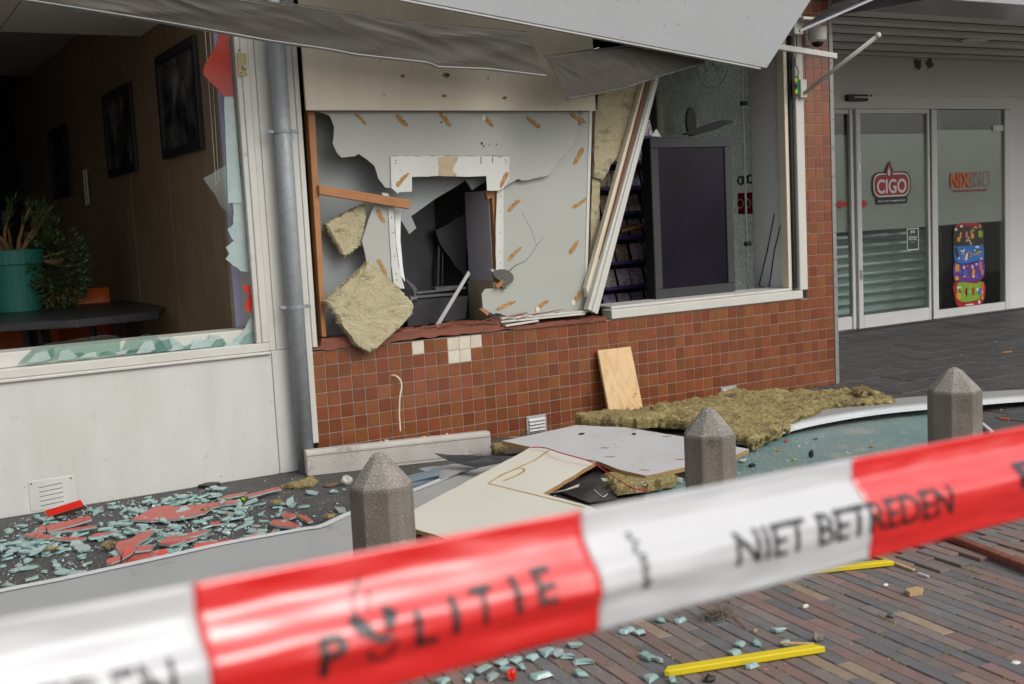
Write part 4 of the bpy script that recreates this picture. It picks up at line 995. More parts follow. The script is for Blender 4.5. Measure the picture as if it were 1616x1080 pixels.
def glazed(name, x0, x1, y, z0, z1, par, film):
    m = MB(); m.box(x0, x1, y, y+.008, z0, z1); g_ = m.build('pane', PANE, par)
    m = MB(); m.box(x0+.002, x1-.002, y+.0095, y+.011, film[0], film[1]); m.build('frosted_film', FROST, g_)
    return g_
zf1 = fy(1400, 212, YD).z; zf0 = fy(1400, 362, YD).z
def sdoor(x0, x1, y, label):
    t = bpy.data.objects.new('sliding_door', None); COL.objects.link(t); t.parent = ent; t.location = Vector((x0, y, 0))-ent.location
    t['label'] = label
    w = .062
    for (a, b, c, d) in ((x0, x0+w, 0.02, zH), (x1-w*.55, x1, .02, zH), (x0+w, x1-w*.55, .02, .145), (x0+w, x1-w*.55, zH-.045, zH)):
        m = MB(); m.box(a+.0005, b-.0005, y-.022, y+.022, c, d); m.build('door_rail', DOORF, t, bevel=.004)
    glazed('pane', x0+w-.004, x1-w*.55+.004, y, .142, zH-.042, t, (zf0, zf1))
    return t
d1 = sdoor(xd0, xd1, YD-.03, 'sliding glass door leaf with the red logo sticker')
d2 = sdoor(xd0-1.02, xd0-.018, YD+.005, 'left sliding door leaf mostly hidden by the tiled pier')
m = MB(); m.box(xd0-.06, xd0-.02, YD-.032, YD+.0, .02, zH); m.build('lock_stile', DOORF, ent, bevel=.003)
for z in (fy(1349, 265, YD-.05).z, fy(1349, 435, YD-.05).z):
    m = MB(); m.box(xd0+.014, xd0+.048, YD-.056, YD-.0525, z-.045, z+.045); h = m.build('lock_plate', CHROME, d1, bevel=.001)
gp = glazed('pane', xp0, xp1-.002, YD+.01, .10, zH, ent, (zf0, fy(1530, 205, YD).z)); gp['label'] = 'fixed side pane with the ice cream sticker'
# shutter behind the glass
shm = thing('roller_shutter', (xd0+.3, YD+.35, 0), 'grey-green roller shutter lowered behind the entrance glass', 'roller shutter')
sx0, sx1 = xd0-1.0, xp0+.35
prof = [(0, 0), (-.014, .012), (-.022, .035), (-.02, .06), (-.008, .085), (0, .092)]
sm_ = MB()
for k in range(len(prof)-1):
    (ya, za), (yb, zb2) = prof[k], prof[k+1]; sm_.poly([(sx0, ya, za), (sx1, ya, za), (sx1, yb, zb2), (sx0, yb, zb2)])
so = sm_.build('slat', SHUT, None, solid=.003); sme = so.data; so_loc = so.location.copy(); bpy.data.objects.remove(so, do_unlink=True)
for k in range(14):
    o = bpy.data.objects.new('slat', sme); COL.objects.link(o); o.parent = shm; o.location = so_loc+Vector((0, YD+.30, .006+k*.0935))-shm.location
for xx in (sx0-.03, sx1+.005):
    m = MB(); m.box(xx, xx+.025, YD+.26, YD+.33, .002, 2.3); m.build('guide_rail', DGREYM, shm)
roomE = thing('lobby', (xd0, YD+1.5, 0), 'dark lobby behind the entrance glass', 'room interior')
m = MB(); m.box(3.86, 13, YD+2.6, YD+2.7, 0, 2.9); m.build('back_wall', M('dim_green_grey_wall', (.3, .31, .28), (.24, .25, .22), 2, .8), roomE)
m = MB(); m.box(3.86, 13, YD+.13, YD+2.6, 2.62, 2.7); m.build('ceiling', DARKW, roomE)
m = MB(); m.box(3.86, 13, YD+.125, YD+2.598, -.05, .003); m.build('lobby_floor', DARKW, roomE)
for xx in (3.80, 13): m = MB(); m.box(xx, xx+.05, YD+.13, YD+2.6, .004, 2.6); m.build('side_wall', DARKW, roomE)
# stickers: logo on the door
YS = YD-.032
def at(x, y): return fy(x, y, YS)
def rrect(cx, cz, w, h, r, Y, n=6):
    out = []
    for (sx_, sz, a0) in ((1, 1, 0), (-1, 1, 90), (-1, -1, 180), (1, -1, 270)):
        for k in range(n+1):
            a = R(a0+90*k/n); out.append(Vector((cx+sx_*(w/2-r)+r*math.cos(a), Y, cz+sz*(h/2-r)+r*math.sin(a))))
    return out
c0 = at(1407, 292); wl_ = at(1436, 292).x-at(1378, 292).x; hl_ = at(1407, 273).z-at(1407, 311).z
lg = thing('logo_sticker', (c0.x, YS, c0.z-.2), 'red CIGO logo sticker on the frosted door glass', 'logo sticker')
m = MB(); m.prism(rrect(c0.x, c0.z-hl_*.56, wl_*.86, hl_*.46, .02, YS), (0, .0006, 0)); m.build('caption_plate', BLK, lg)
m = MB(); m.prism(rrect(c0.x, c0.z, wl_*1.05, hl_*1.1, hl_*.42, YS-.0008), (0, .0006, 0)); m.build('black_border', BLK, lg)
m = MB(); m.prism(rrect(c0.x, c0.z, wl_*.985, hl_*.98, hl_*.38, YS-.0016), (0, .0006, 0)); m.build('white_border', WPRINT, lg)
m = MB(); m.prism(rrect(c0.x, c0.z, wl_*.93, hl_*.86, hl_*.33, YS-.0024), (0, .0006, 0)); m.build('red_field', CRIM, lg)
fl = [(-.03, .10), (-.05, .15), (-.03, .20), (.0, .26), (.012, .20), (.03, .16), (.022, .10)]
m = MB(); m.prism([Vector((c0.x-.02+a*1.4, YS-.0032, c0.z+b*.9+.0)) for a, b in fl], (0, .0006, 0)); m.build('black_flame', BLK, lg)
m = MB(); m.prism([Vector((c0.x-.02+a*1.05, YS-.004, c0.z+b*.82+.01)) for a, b in fl], (0, .0006, 0)); m.build('red_flame', CRIM, lg)
m = MB(); m.prism([Vector((c0.x-.035+a*.5, YS-.0048, c0.z+b*.55+.035)) for a, b in fl], (0, .0006, 0)); m.build('white_flame', WPRINT, lg)
text_fit('lettering', 'CIGO', c0.x, c0.z-.012, YS-.0036, wl_*.80, hl_*.60, WPRINT, lg, .02)
text_fit('caption', "da's mooi meegenomen", c0.x, c0.z-hl_*.66, YS-.0012, wl_*.74, hl_*.12, WPRINT, lg, .01)
c1 = at(1531, 287)
nx = thing('age_sticker', (c1.x, YD, c1.z), 'orange NIX18 lettering on the frosted side pane', 'lettering')
YN = YD+.007
ca_, cb_ = fy(1500, 273, YN), fy(1532, 296, YN); text_fit('lettering', 'NIX', (ca_.x+cb_.x)/2, (ca_.z+cb_.z)/2, YN, cb_.x-ca_.x, ca_.z-cb_.z, OPRINT, nx, .04)
for pts in ([(895, 230), (930, 260), (925, 330), (850, 450), (930, 580), (930, 650), (890, 665), (820, 600), (755, 455), (820, 330), (860, 240)], [(980, 270), (1040, 215), (1090, 220), (1090, 650), (1020, 650), (1015, 370), (980, 350)],
            [(1260, 195), (1340, 240), (1345, 360), (1330, 420), (1365, 480), (1350, 580), (1260, 640), (1180, 590), (1165, 480), (1200, 410), (1180, 330), (1200, 230)]):
    P = [fy(1490+a/19, 260+b/19, YN-.001) for a, b in pts]; m = MB(); m.tube(P+P[:2], .003, 5); m.build('outline_numeral', OPRINT, nx)
rbz = random.Random(2); xc_ = 1505
while xc_ < 1556:     # caption too small to read: broken line of tiny marks
    w_ = rbz.uniform(.8, 2.2); a = fy(xc_, 300.5-(xc_-1505)*.045, YN); b = fy(xc_+w_, 303.5-(xc_-1505)*.045, YN); m = MB(); m.box(a.x, b.x, YN-.001, YN-.0005, b.z, a.z); m.build('caption_mark', CRIM, nx); xc_ += w_+rbz.uniform(.3, 1.1)
# arrows
def arrow(x, y, s, Y, label):
    c = fy(x, y, Y); pts = [(-.1, .03), (.01, .03), (.01, .06), (.1, 0), (.01, -.06), (.01, -.03), (-.1, -.03)]
    m = MB(); m.prism([Vector((c.x+s*a*.75, Y, c.z+b*.75)) for a, b in pts], (0, .0006, 0)); o = m.build('arrow_sticker', RED); tag(o, label, 'arrow sticker')
arrow(1361, 322, 1, YS-.0005, 'red arrow sticker on the door leaf pointing right'); arrow(1328, 323, -1, YD+.003, 'red arrow sticker next to the pier pointing left')
# green notice
a, b = at(1431, 361), at(1450, 394)
gn = thing('green_notice', (a.x, YS, b.z), 'small dark green notice on the sliding door glass', 'notice')
m = MB(); m.box(a.x, b.x, YS-.0006, YS, b.z, a.z); m.build('white_edge', WPRINT, gn)
m = MB(); m.box(a.x+.01, b.x-.01, YS-.0014, YS-.0008, b.z+.01, a.z-.01); m.build('green_field', DGREEN, gn)
for (xa_, xb_, ya_, yb_, mt) in ((290, 360, 215, 310, WPRINT), (375, 455, 215, 310, WPRINT), (270, 350, 340, 375, OPRINT), (220, 350, 440, 510, WPRINT), (365, 525, 435, 505, WPRINT), (220, 350, 540, 580, WPRINT), (370, 525, 535, 572, WPRINT), (300, 450, 625, 680, PINK)):
    n_ = max(2, int((xb_-xa_)/32)); ww = (xb_-xa_)/n_
    for j in range(n_):
        p, q_ = fy(1425+(xa_+j*ww)/24, 355+ya_/24, YS-.0015), fy(1425+(xa_+j*ww+ww*.7)/24, 355+yb_/24, YS-.0015); m = MB(); m.box(p.x, q_.x, YS-.0018, YS-.0015, q_.z, p.z); m.build('print_mark', mt, gn)
# ice cream sticker
YI = YD+.006
ic = thing('ice_cream_sticker', fy(1530, 490, YI), 'tall colourful ice cream sticker on the side pane', 'sticker')
Zi = lambda p: fy(1480+p[0]/6, 330+p[1]/6, YI)
def band(nm, pts, mt, dy): m = MB(); m.prism([Zi(p)-Vector((0, dy, 0)) for p in smoothpts(pts, 3)], (0, .0005, 0)); return m.build(nm, mt, ic)
band('red_base', [(152, 700), (165, 860), (185, 915), (230, 945), (300, 945), (390, 915), (440, 850), (440, 700), (300, 690)], CRIM, .0005)
band('red_arch', [(160, 175), (200, 140), (290, 132), (400, 140), (425, 180), (420, 260), (170, 260)], CRIM, .0005)
band('brown_band', [(150, 190), (200, 170), (380, 165), (430, 190), (430, 340), (380, 345), (200, 352), (150, 340)], BROWNP, .0012)
band('blue_band', [(152, 350), (200, 350), (380, 345), (430, 335), (432, 480), (380, 490), (240, 520), (160, 480)], BLUE, .0012)
band('purple_band', [(155, 500), (230, 528), (380, 497), (435, 480), (436, 640), (350, 690), (200, 685), (150, 660)], PURP, .0019)
band('lime_band', [(185, 710), (260, 695), (360, 705), (420, 690), (430, 800), (400, 850), (260, 880), (190, 850)], GREEN, .0019)
ri = random.Random(12)
more_ = [(ri.uniform(165, 425), ri.uniform(b0_, b1_), ri.uniform(6, 17), ri.uniform(10, 30), ri.uniform(-30, 30), ri.choice(cs_)) for b0_, b1_, cs_ in ((185, 330, (BEIGE, YEL, PINK, WPRINT, BROWNP)), (370, 480, (WPRINT, BEIGE, BROWNP, PINK)), (530, 660, (YEL, WPRINT, PINK, BLUE)), (725, 850, (CRIM, YEL, WPRINT, BROWNP))) for _ in range(12)]
for (x, y, w, h, an, mt) in more_+list(((160, 240, 15, 60, 5, BROWNP), (213, 250, 12, 48, 8, YEL), (272, 245, 18, 45, 0, PINK), (325, 255, 22, 38, 0, YEL), (402, 235, 30, 50, 0, GREEN), (355, 175, 25, 14, 20, YEL), (175, 410, 22, 70, -12, BROWNP), (270, 455, 16, 50, 10, WPRINT), (375, 415, 60, 20, -25, BEIGE), (380, 400, 55, 12, -25, BROWNP), (182, 560, 28, 55, 5, YEL), (262, 605, 20, 45, 0, BLUE), (335, 610, 18, 60, 8, YEL), (405, 540, 22, 70, -8, PINK), (180, 655, 28, 28, 0, YEL), (268, 790, 12, 62, 8, BROWNP), (252, 780, 10, 50, 14, OPRINT), (333, 780, 16, 55, 0, CRIM), (420, 750, 20, 85, 6, OPRINT), (195, 825, 30, 45, -10, YEL), (395, 780, 24, 50, 0, BLUE), (222, 165, 16, 18, 0, WPRINT), (372, 360, 26, 14, 0, WPRINT), (235, 395, 28, 18, -15, WPRINT), (365, 522, 18, 12, 0, WPRINT), (200, 745, 34, 14, -10, WPRINT), (300, 905, 60, 9, -6, WPRINT), (390, 880, 16, 22, 0, WPRINT), (250, 640, 14, 9, 0, WPRINT), (340, 640, 12, 16, 0, WPRINT), (395, 165, 14, 22, 0, BEIGE), (195, 290, 20, 30, 0, YEL), (420, 600, 14, 40, 0, BEIGE), (275, 300, 14, 20, 0, BEIGE))):
    ca, sa = math.cos(R(an)), math.sin(R(an)); pts = []
    for k in range(10):
        t_ = .6283*k; u_, v_ = .72*w*math.copysign(abs(math.cos(t_))**.7, math.cos(t_)), .72*h*math.copysign(abs(math.sin(t_))**.7, math.sin(t_)); pts.append((x+u_*ca-v_*sa, y+u_*sa+v_*ca))
    m = MB(); m.prism([Zi(p)-Vector((0, .0028+ri.random()*.0004, 0)) for p in pts], (0, .0005, 0)); m.build('ice_picture', mt, ic)
# notice on side pane top
a, b = fy(1567, 198, YI), fy(1584, 207, YI); m = MB(); m.box(a.x, b.x, YI-.001, YI, b.z, a.z); o = m.build('white_notice', WPRINT); tag(o, 'small white notice in the top corner of the side pane', 'notice')
# door sensor
a, b = fy(1338, 149, YD-.06), fy(1369, 160, YD-.06)
se = thing('door_sensor', (a.x, YD-.05, b.z), 'black door sensor above the sliding door', 'door sensor')
m = MB(); m.box(a.x, b.x, YD-.075, YD-.021, b.z, a.z); m.build('housing', BLACK, se, bevel=.012, seg=2)
m = MB(); m.box(a.x+.07, b.x-.012, YD-.079, YD-.0755, b.z+.03, a.z-.02); w_ = m.build('label_plate', WPRINT, se)
for k in range(5): mm = MB(); mm.box(a.x+.09+k*.045, a.x+.115+k*.045, YD-.081, YD-.0795, b.z+.04, b.z+.06); mm.build('print_mark', BLK, w_)
# soffit of slats, and light
sof = thing('slatted_soffit', (7, 1, ZR), 'grey slatted soffit above the recessed entrance', 'soffit')
ys = [.16, .55, .86, 1.19, 1.56, 1.94, 2.188]
for k in range(len(ys)-1):
    m = MB(); m.prism([(3.85, ys[k]+.003, ZR-.012), (3.85, ys[k]+.03, ZR-.016), (3.85, ys[k+1]-.012, ZR+.022), (3.85, ys[k+1]-.003, ZR+.026), (3.85, ys[k+1]-.003, ZR+.05), (3.85, ys[k]+.003, ZR+.05)], (10.1, 0, 0)); m.build('soffit_slat', SOFFIT, sof)
    m = MB(); m.box(3.85, 13.95, ys[k+1]-.0028, ys[k+1]+.0028, ZR+.018, ZR+.05); m.build('shadow_gap', BLACK, sof)
lc = gz(1540, 62, ZR); m = MB(); m.lathe(lc-Vector((0, 0, .02)), [(.09, 0), (.115, .006), (.12, .019)], 24); o = m.build('ceiling_lamp', ENTW, None); tag(o, 'round white ceiling lamp, unlit, in the slatted soffit', 'ceiling lamp')
for x, y in ((1448, 96), (1467, 97)):
    p = fy(x, y, YD-.004); m = MB(); r9 = random.Random(x)
    n9 = 14; m.prism([p+Vector((.055*math.cos(6.283*k/n9)*r9.uniform(.35, 1.1), 0, .07*math.sin(6.283*k/n9)*r9.uniform(.35, 1.1)-.03)) for k in range(n9)], (0, -.01, 0))
    o = m.build('torn_sealant', CHAR); tag(o, 'dark torn scrap hanging at the soffit edge, %s of the two' % ('left' if x == 1448 else 'right'), 'debris')

# ------------------------------------------------------------------ canopy and fallen fascias
can = thing('canopy', (2, -.2, 2.62), 'flat canopy above the shop fronts', 'canopy')
m = MB(); m.box(-8, 14, -.16, .0, 2.632, 2.80); m.build('cut_back_deck', DBROWN, can)  # unseen deck, kept shallow so more light reaches the cream board
for xb_ in (-2.4, -1.2, -.1, .9, 1.9, 2.9, 3.7, 5, 7, 9): m = MB(); m.box(xb_, xb_+.05, -.47, -.161, 2.68, 2.74); m.build('added_outrigger', DGREYM, can)  # unseen brackets added to reach the hanging panels from the shortened deck
m = MB(); m.box(-8, 14, .0, 3.4, 3.02, 3.2); m.build('roof', DBROWN, can)
m = MB(); m.box(3.84, 14, -.35, .145, 2.575, 2.631); m.build('front_beam', M('grey_beam_metal', (.36, .365, .37), (.30, .305, .31), 2, .25, .02, 8, metal=.3), can, bevel=.006)
m = MB(); m.box(3.84, 14, .16, 2.31, 2.66, 3.0); m.build('soffit_box', DARKW, can)
# light grey fascia panel hanging askew
P0, P1, P2 = fy(600, -8, -.50), fy(1210, 108, -.46), fy(1280, 0, -.50)
lo = thing('hanging_fascia', P0.lerp(P1, .5), 'large light grey fascia panel hanging askew above the shop window', 'fascia panel')
upd = Vector((.02, -.06, 1)).normalized()
up_len = 2.9
q = [P0+Vector((-.35, -.01, .045)), P1, P2, P2+(P2-P1)*.9, Vector((-.2, -.56, 3.2))]
N_ = (P1-P0).cross(P2-P1).normalized()
q = [p-N_*(p-P1).dot(N_) for p in q]
m = MB(); m.prism(q, (0, .025, 0)); m.build('face', LGREY, lo, bevel=.003)
e = (q[1]-q[0]); m = MB(); m.obox(q[0]+Vector((0, .004, -.012)), e*.985, (0, .05, .005), (0, 0, .011)); m.build('folded_lip', M('lip_grey', (.47, .465, .45), None, 1, .4), lo, bevel=.002)
# taupe fascia strips
def strip(name, top, bot, Yt, Yb, label, seed, dent=.012, lipmat=None):
    n = 90; rr = seed
    def samp(L, u):
        L = [Vector((*p, 0)) for p in L]; d = [0]
        for a, b in zip(L, L[1:]): d.append(d[-1]+(b-a).length)
        t_ = u*d[-1]
        for i in range(len(L)-1):
            if t_ <= d[i+1]+1e-9: return L[i].lerp(L[i+1], (t_-d[i])/max(1e-9, d[i+1]-d[i]))
        return L[-1]
    t = thing(name, fy(*bot[len(bot)//2], Yb), label, 'fascia strip')
    def pt(u, v):
        a, b = samp(top, u), samp(bot, u); p = a.lerp(b, v)
        Y = Yt+(Yb-Yt)*v; Y += dent*(abs(noise.noise(Vector((u*6+v*1.3+rr, v*1.2, rr))))*1.8-.5+abs(noise.noise(Vector((u*13-v*2+rr, v*2.2, 3))))*.8+noise.noise(Vector((u*3+rr, 0, 5)))*1.2*v)*math.sin(math.pi*min(1, max(0, .08+.84*v)))**.5
        return fy(p.x, p.y, Y)
    m = MB(); m.slabgrid(pt, n, 14, (0, .003, 0)); m.build('face', DBROWN, t)
    m = MB(); m.slabgrid(lambda u, v: pt(u, 1)+Vector((0, .03*v-.002, -.002-.004*v)), n, 1, (0, 0, -.004)); m.build('bottom_lip', lipmat or DGREYM, t)
    m = MB(); m.slabgrid(lambda u, v: pt(u, 0)+Vector((0, .03*v, .002+.012*v)), n, 1, (0, 0, .003)); m.build('top_return', DBROWN, t)
    return t
strip('taupe_fascia', [(-150, -95), (60, -60), (250, -22), (400, 4), (480, 11), (620, 31), (700, 42), (834, 53)], [(-150, -30), (62, 1), (250, 31), (430, 63), (520, 76), (560, 84), (640, 93), (676, 97), (692, 104), (770, 107), (862, 118)], -.47, -.44,
      'long dented taupe fascia strip hanging down across the top from the left', 1.7, .0085, M('pale_grey_edge', (.34, .34, .34), None, 1, .5))
strip('taupe_fascia', [(862, 92), (935, 82), (1020, 72), (1110, 72)], [(897, 154), (935, 148), (985, 138), (1040, 120), (1112, 98)], -.40, -.36, 'short torn taupe fascia piece tucked under the light grey panel', 6.1, .004, DGREYM)
# torn soffit sheet by the pier
q = [fy(1264, 46, -.30), fy(1375, -2, -.34), fy(1570, -14, -.34), fy(1480, -30, -.2), fy(1300, 18, -.15)]
m = MB(); m.prism(jag(q, .004, .1, 5), (0, 0, .006)); o = m.build('torn_soffit_sheet', DMETAL); tag(o, 'dark torn canopy sheet bent down above the security camera', 'metal sheet')
m = MB(); m.obox(fy(1263, 47, -.305), fy(1378, -3, -.345)-fy(1263, 47, -.305), (0, .012, 0), (0, 0, -.014)); o = m.build('sheet_edge_trim', LGREY); tag(o, 'light edge strip along the torn canopy sheet above the camera', 'edge strip')
# things at the head of the left pier
a = fy(430, 3, -.42); m = MB(); m.lathe(a-Vector((0, 0, .02)), [(.012, 0), (.03, .008), (.034, .02), (.02, .045), (.018, .12)], 14); o = m.build('canopy_lamp', PIPE, smooth=True); tag(o, 'small grey fitting above the downpipe behind the taupe strip', 'fitting')

# ------------------------------------------------------------------ camera, arm, wiring on the pier
cc_ = fy(1290, 62, -.10)
sc = thing('security_camera', cc_, 'white dome security camera high on the tiled pier', 'security camera')
m = MB(); m.lathe(cc_+Vector((0, 0, -.02)), [(.040, 0), (.056, .012), (.060, .03), (.060, .085), (.056, .098), (.03, .105)], 28); m.build('body', TRIM, sc, smooth=False)
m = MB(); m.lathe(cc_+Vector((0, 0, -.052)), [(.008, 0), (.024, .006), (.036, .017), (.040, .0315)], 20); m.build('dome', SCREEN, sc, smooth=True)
m = MB(); m.tube([cc_+Vector((0, 0, .085)), cc_+Vector((0, 0, .13))], .022, 14); m.build('neck', TRIM, sc)
m = MB(); m.box(cc_.x-.15, cc_.x+.03, -.13, -.07, cc_.z+.115, cc_.z+.135); m.build('arm', TRIM, sc, bevel=.004)
m = MB(); m.box(cc_.x-.17, cc_.x-.09, -.07, -.0045, cc_.z+.03, cc_.z+.14); m.build('wall_bracket', TRIM, sc, bevel=.005)
ar = thing('awning_arm', fy(1266, 150, -.05), 'white awning arm sticking out diagonally from the pier', 'awning arm')
a, b = fy(1266, 150, -.03), fy(1386, 56, -.55)
m = MB(); m.tube([a, b], .013, 12); m.build('rod', TRIM, ar, smooth=True)
m = MB(); m.lathe(b-Vector((0, 0, .018)), [(.006, 0), (.016, .006), (.018, .018), (.016, .03), (.006, .036)], 12); m.build('end_cap', TRIM, ar, smooth=True)
m = MB(); m.box(a.x-.025, a.x+.03, -.045, -.0135, a.z-.02, a.z+.10); m.build('hinge_plate', TRIM, ar, bevel=.003)
a, b = fy(1228, 78, -.16), fy(1322, 93, -.20)
m = MB(); m.obox(a, b-a, (0, .03, 0), (0, 0, .036)); o = m.build('loose_batten', TRIM2, bevel=.003); tag(o, 'loose pale batten sticking out from behind the hanging panel', 'batten')
pc_ = thing('circuit_board', fy(1258, 148, -.03), 'small green circuit board with yellow connectors hanging on the jamb', 'circuit board')
q = [fy(*p, -.032) for p in zm(1216, 0, 3.857, [(150, 465), (172, 462), (180, 570), (160, 580), (148, 520)])]
m = MB(); m.prism(q, (0, .003, 0)); m.build('board', PCB, pc_)
for (x, y) in ((147, 488), (150, 560), (152, 525)):
    c = fy(1216+x/3.857, y/3.857, -.034); m = MB(); m.box(c.x-.008, c.x+.012, -.044, -.0325, c.z-.012, c.z+.012); m.build('connector', M('yellow_connector', (.55, .42, .02), None, 1, .4) if x != 152 else BLACK, pc_, bevel=.001)
m = MB(); m.tube([fy(1216+x/3.857, y/3.857, -.03) for x, y in ((163, 60), (158, 200), (157, 340), (160, 410), (172, 440), (165, 465))], .004, 6); m.build('lead', BLK, pc_)
c = fy(1216+158/3.857, 378/3.857, -.036); m = MB(); m.box(c.x-.012, c.x+.014, -.046, -.0255, c.z-.03, c.z+.03); m.build('lead_block', TRIM, pc_, bevel=.002)
m = MB(); m.tube([fy(1216+x/3.857, y/3.857, -.028) for x, y in ((160, 575), (152, 610), (140, 650), (135, 700))], .003, 6); m.build('lead', BLK, pc_)

# ------------------------------------------------------------------ concrete posts
def bollard(X, Y, H, Rr, label, seed):
    t = thing('concrete_bollard', (X, Y, 0), label, 'bollard', 'octagonal concrete bollards in a row')
    m = MB(); k8 = math.pi/8
    m.lathe((X, Y, -.05), [(Rr, 0), (Rr, .05+H*.3), (Rr*.995, .05+H*.79), (Rr*.96, .05+H*.81)], 8, 0, k8+.18)
    s = m.build('shaft', CONC, t, bevel=.006, seg=2)
    m = MB(); m.lathe((X, Y, H*.80), [(Rr*.965, 0), (Rr*.93, .008), (Rr*.28, H*.175), (Rr*.12, H*.195), (Rr*.04, H*.2)], 8, 0, k8+.18)
    cp = m.build('cap', M('eroded_concrete_cap', (.34, .31, .27), (.21, .19, .165), 16, .95, 1.0, 170, speck=(.52, .49, .44), spscale=220, spth=.56), t, bevel=.004)
    return t
for k, (x, yt, ys_, w, lab) in enumerate(((598, 714, 760, 97, 'brown-grey octagonal concrete bollard left, beside the red glass'), (1118, 643, 690, 80, 'octagonal concrete bollard in the middle, before the insulation'), (1506, 580, 614, 78, 'octagonal concrete bollard on the right, before the entrance'))):
    Yb = -2.34; p = fy(x, yt, Yb); dist = (p-CAM).dot(fwd); Rr = w/2*dist/FPX/math.cos(math.pi/8)*.985
    bollard(p.x, Yb, p.z, Rr, lab, k)

# ------------------------------------------------------------------ debris: stone beam, boards, batts
a, b = gz(485, 753, 0), gz(776, 720, 0); dirb = (b-a); dirb.z = 0; L = dirb.length; dirb.normalize(); nb = Vector((-dirb.y, dirb.x, 0))
m = MB(); m.prism([a, a+nb*.10, a+nb*.10+Vector((0, 0, .125)), a+nb*.012+Vector((0, 0, .135)), a+Vector((0, 0, .12)), a+Vector((0, 0, .02))], dirb*L); 
bm0 = thing('fallen_beam', a.lerp(b, .5), 'dirty white concrete beam lying along the foot of the tiles', 'beam')
m.build('beam_body', STONE, bm0, bevel=.005)
m = MB(); m.obox(a+nb*-.0015+Vector((0, 0, .105))+dirb*.004, dirb*(L-.008), nb*.004, (0, 0, .003)); m.build('groove', M('dark_groove', (.2, .18, .16), None, 1, .9), bm0)  # groove drawn as a thin darker strip along the beam
m = MB(); m.obox(a+nb*-.0015+Vector((0, 0, .018))+dirb*.45, dirb*(L-.5), nb*.004, (0, 0, .003)); m.build('groove', M('dark_groove', (.2, .18, .16), None, 1, .9), bm0)
ch = random.Random(6)
for k in range(9):
    u_ = ch.uniform(.1, .95); p = a+dirb*L*u_+nb*ch.uniform(.03, .08)+Vector((0, 0, .128)); m = MB(); s = ch.uniform(.006, .014)
    m.prism([p+Vector((s*ch.uniform(.4, 1)*math.cos(t_*1.05), s*ch.uniform(.4, 1)*math.sin(t_*1.05), 0)) for t_ in range(6)], (0, 0, s*.7)); o = m.build('plaster_crumb', BED); tag(o, 'white plaster crumb lying on the fallen beam', 'crumb', 'white crumbs on the fallen beam')
def board(name, pxs, plane, th, mats, label, cat, seed=0, amp=.002, sub=None, bev=.001):
    P0_, N0 = plane; q = [pl(x, y, P0_, N0) for x, y in pxs]
    m = MB(); m.prism(jag(q, amp, .05, seed), -N0*th, 0, 1); o = m.build(name, mats); tag(o, label, cat); return o, q, N0
# grey panel with chipped edges
pA = plane3(gz(792, 696, .13), gz(908, 671, .14), gz(1019, 751, .085))
gpan, gq, gN = board('chipped_grey_board', [(792, 696), (850, 684), (908, 671), (988, 675), (1076, 689), (1182, 709), (1159, 719), (1100, 733), (1019, 751), (980, 742), (946, 729)], pA, .02, [M('scuffed_light_grey_panel', (.53, .53, .535), (.475, .475, .48), 4, .5, .03, 60, dirt=(.22, .19, .16), dscale=9, dth=.62, speck=(.1, .09, .08), spscale=45, spth=.7), PLYW],
     'large light grey panel with raw brown edges lying on the rubble', 'panel', 3, .004)
rk2 = random.Random(14)
for (x, y, s) in ((955, 707, .03), (964, 721, .03), (1051, 689, .03), (1073, 725, .03), (1017, 742, .03), (1000, 679, .018), (812, 690, .04)):
    c = pl(x, y, pA[0]+gN*.0006, gN); e1 = (gq[5]-gq[0]).normalized(); e2 = gN.cross(e1)
    m = MB(); m.prism([c+e1*s*rk2.uniform(.6, 1.1)*math.cos(t_*.628)+e2*s*.38*rk2.uniform(.6, 1.1)*math.sin(t_*.628) for t_ in range(10)], gN*.0006); mk = m.build('scrape_mark', SCRAPE); mk.parent = gpan; mk.location = mk.location-gpan.location
for (x, y, s) in ((918, 686, .022), (1001, 686, .016)):
    c = pl(x, y, pA[0], gN); m = MB(); m.prism([c+Vector((s*rk2.uniform(.5, 1)*math.cos(t_), s*.7*rk2.uniform(.5, 1)*math.sin(t_), .002)) for t_ in range(6)], gN*.005); o = m.build('charred_chip', BLK); tag(o, 'black charred chip on the light grey panel, %s' % ('left one' if x == 918 else 'right one'), 'chip')
# cream L-shaped board
pB = plane3(gz(840, 705, .135), gz(650, 806, .085), gz(933, 800, .07))
Z4 = lambda pts: zm(640, 640, 4.91, pts)
cbo, cq, cN = board('cream_board', Z4([(52, 815), (985, 318), (1473, 440), (1065, 683), (1440, 785)])+[(985, 832), (880, 880), (760, 880), (698, 848), (652, 834)], pB, .018, [M('cream_lacquer', (.655, .635, .55), (.62, .60, .515), 4, .4, .02, 50, speck=(.2, .17, .12), spscale=40, spth=.76), PLYW],
     'broken cream board with brown glue lines lying behind the tape', 'board', 5, .003)
GLUE = M('dried_glue', (.36, .22, .06), (.44, .32, .12), 20, .4)
for pts, r_ in (([(1110, 350), (1000, 425), (880, 480), (740, 540), (640, 605), (1000, 692), (1390, 790)], .005), ([(760, 585), (870, 540), (918, 510), (920, 492), (880, 486), (800, 515), (720, 555)], .006)):
    m = MB(); P = [pl(x, y, pB[0]+cN*.001, cN) for x, y in Z4(pts)]; m.tube(P, r_, 6)
    for v in m.v:
        h = (v-pB[0]).dot(cN); v -= cN*h*.6
    gl = m.build('glue_line', GLUE); gl.parent = cbo; gl.location = gl.location-cbo.location
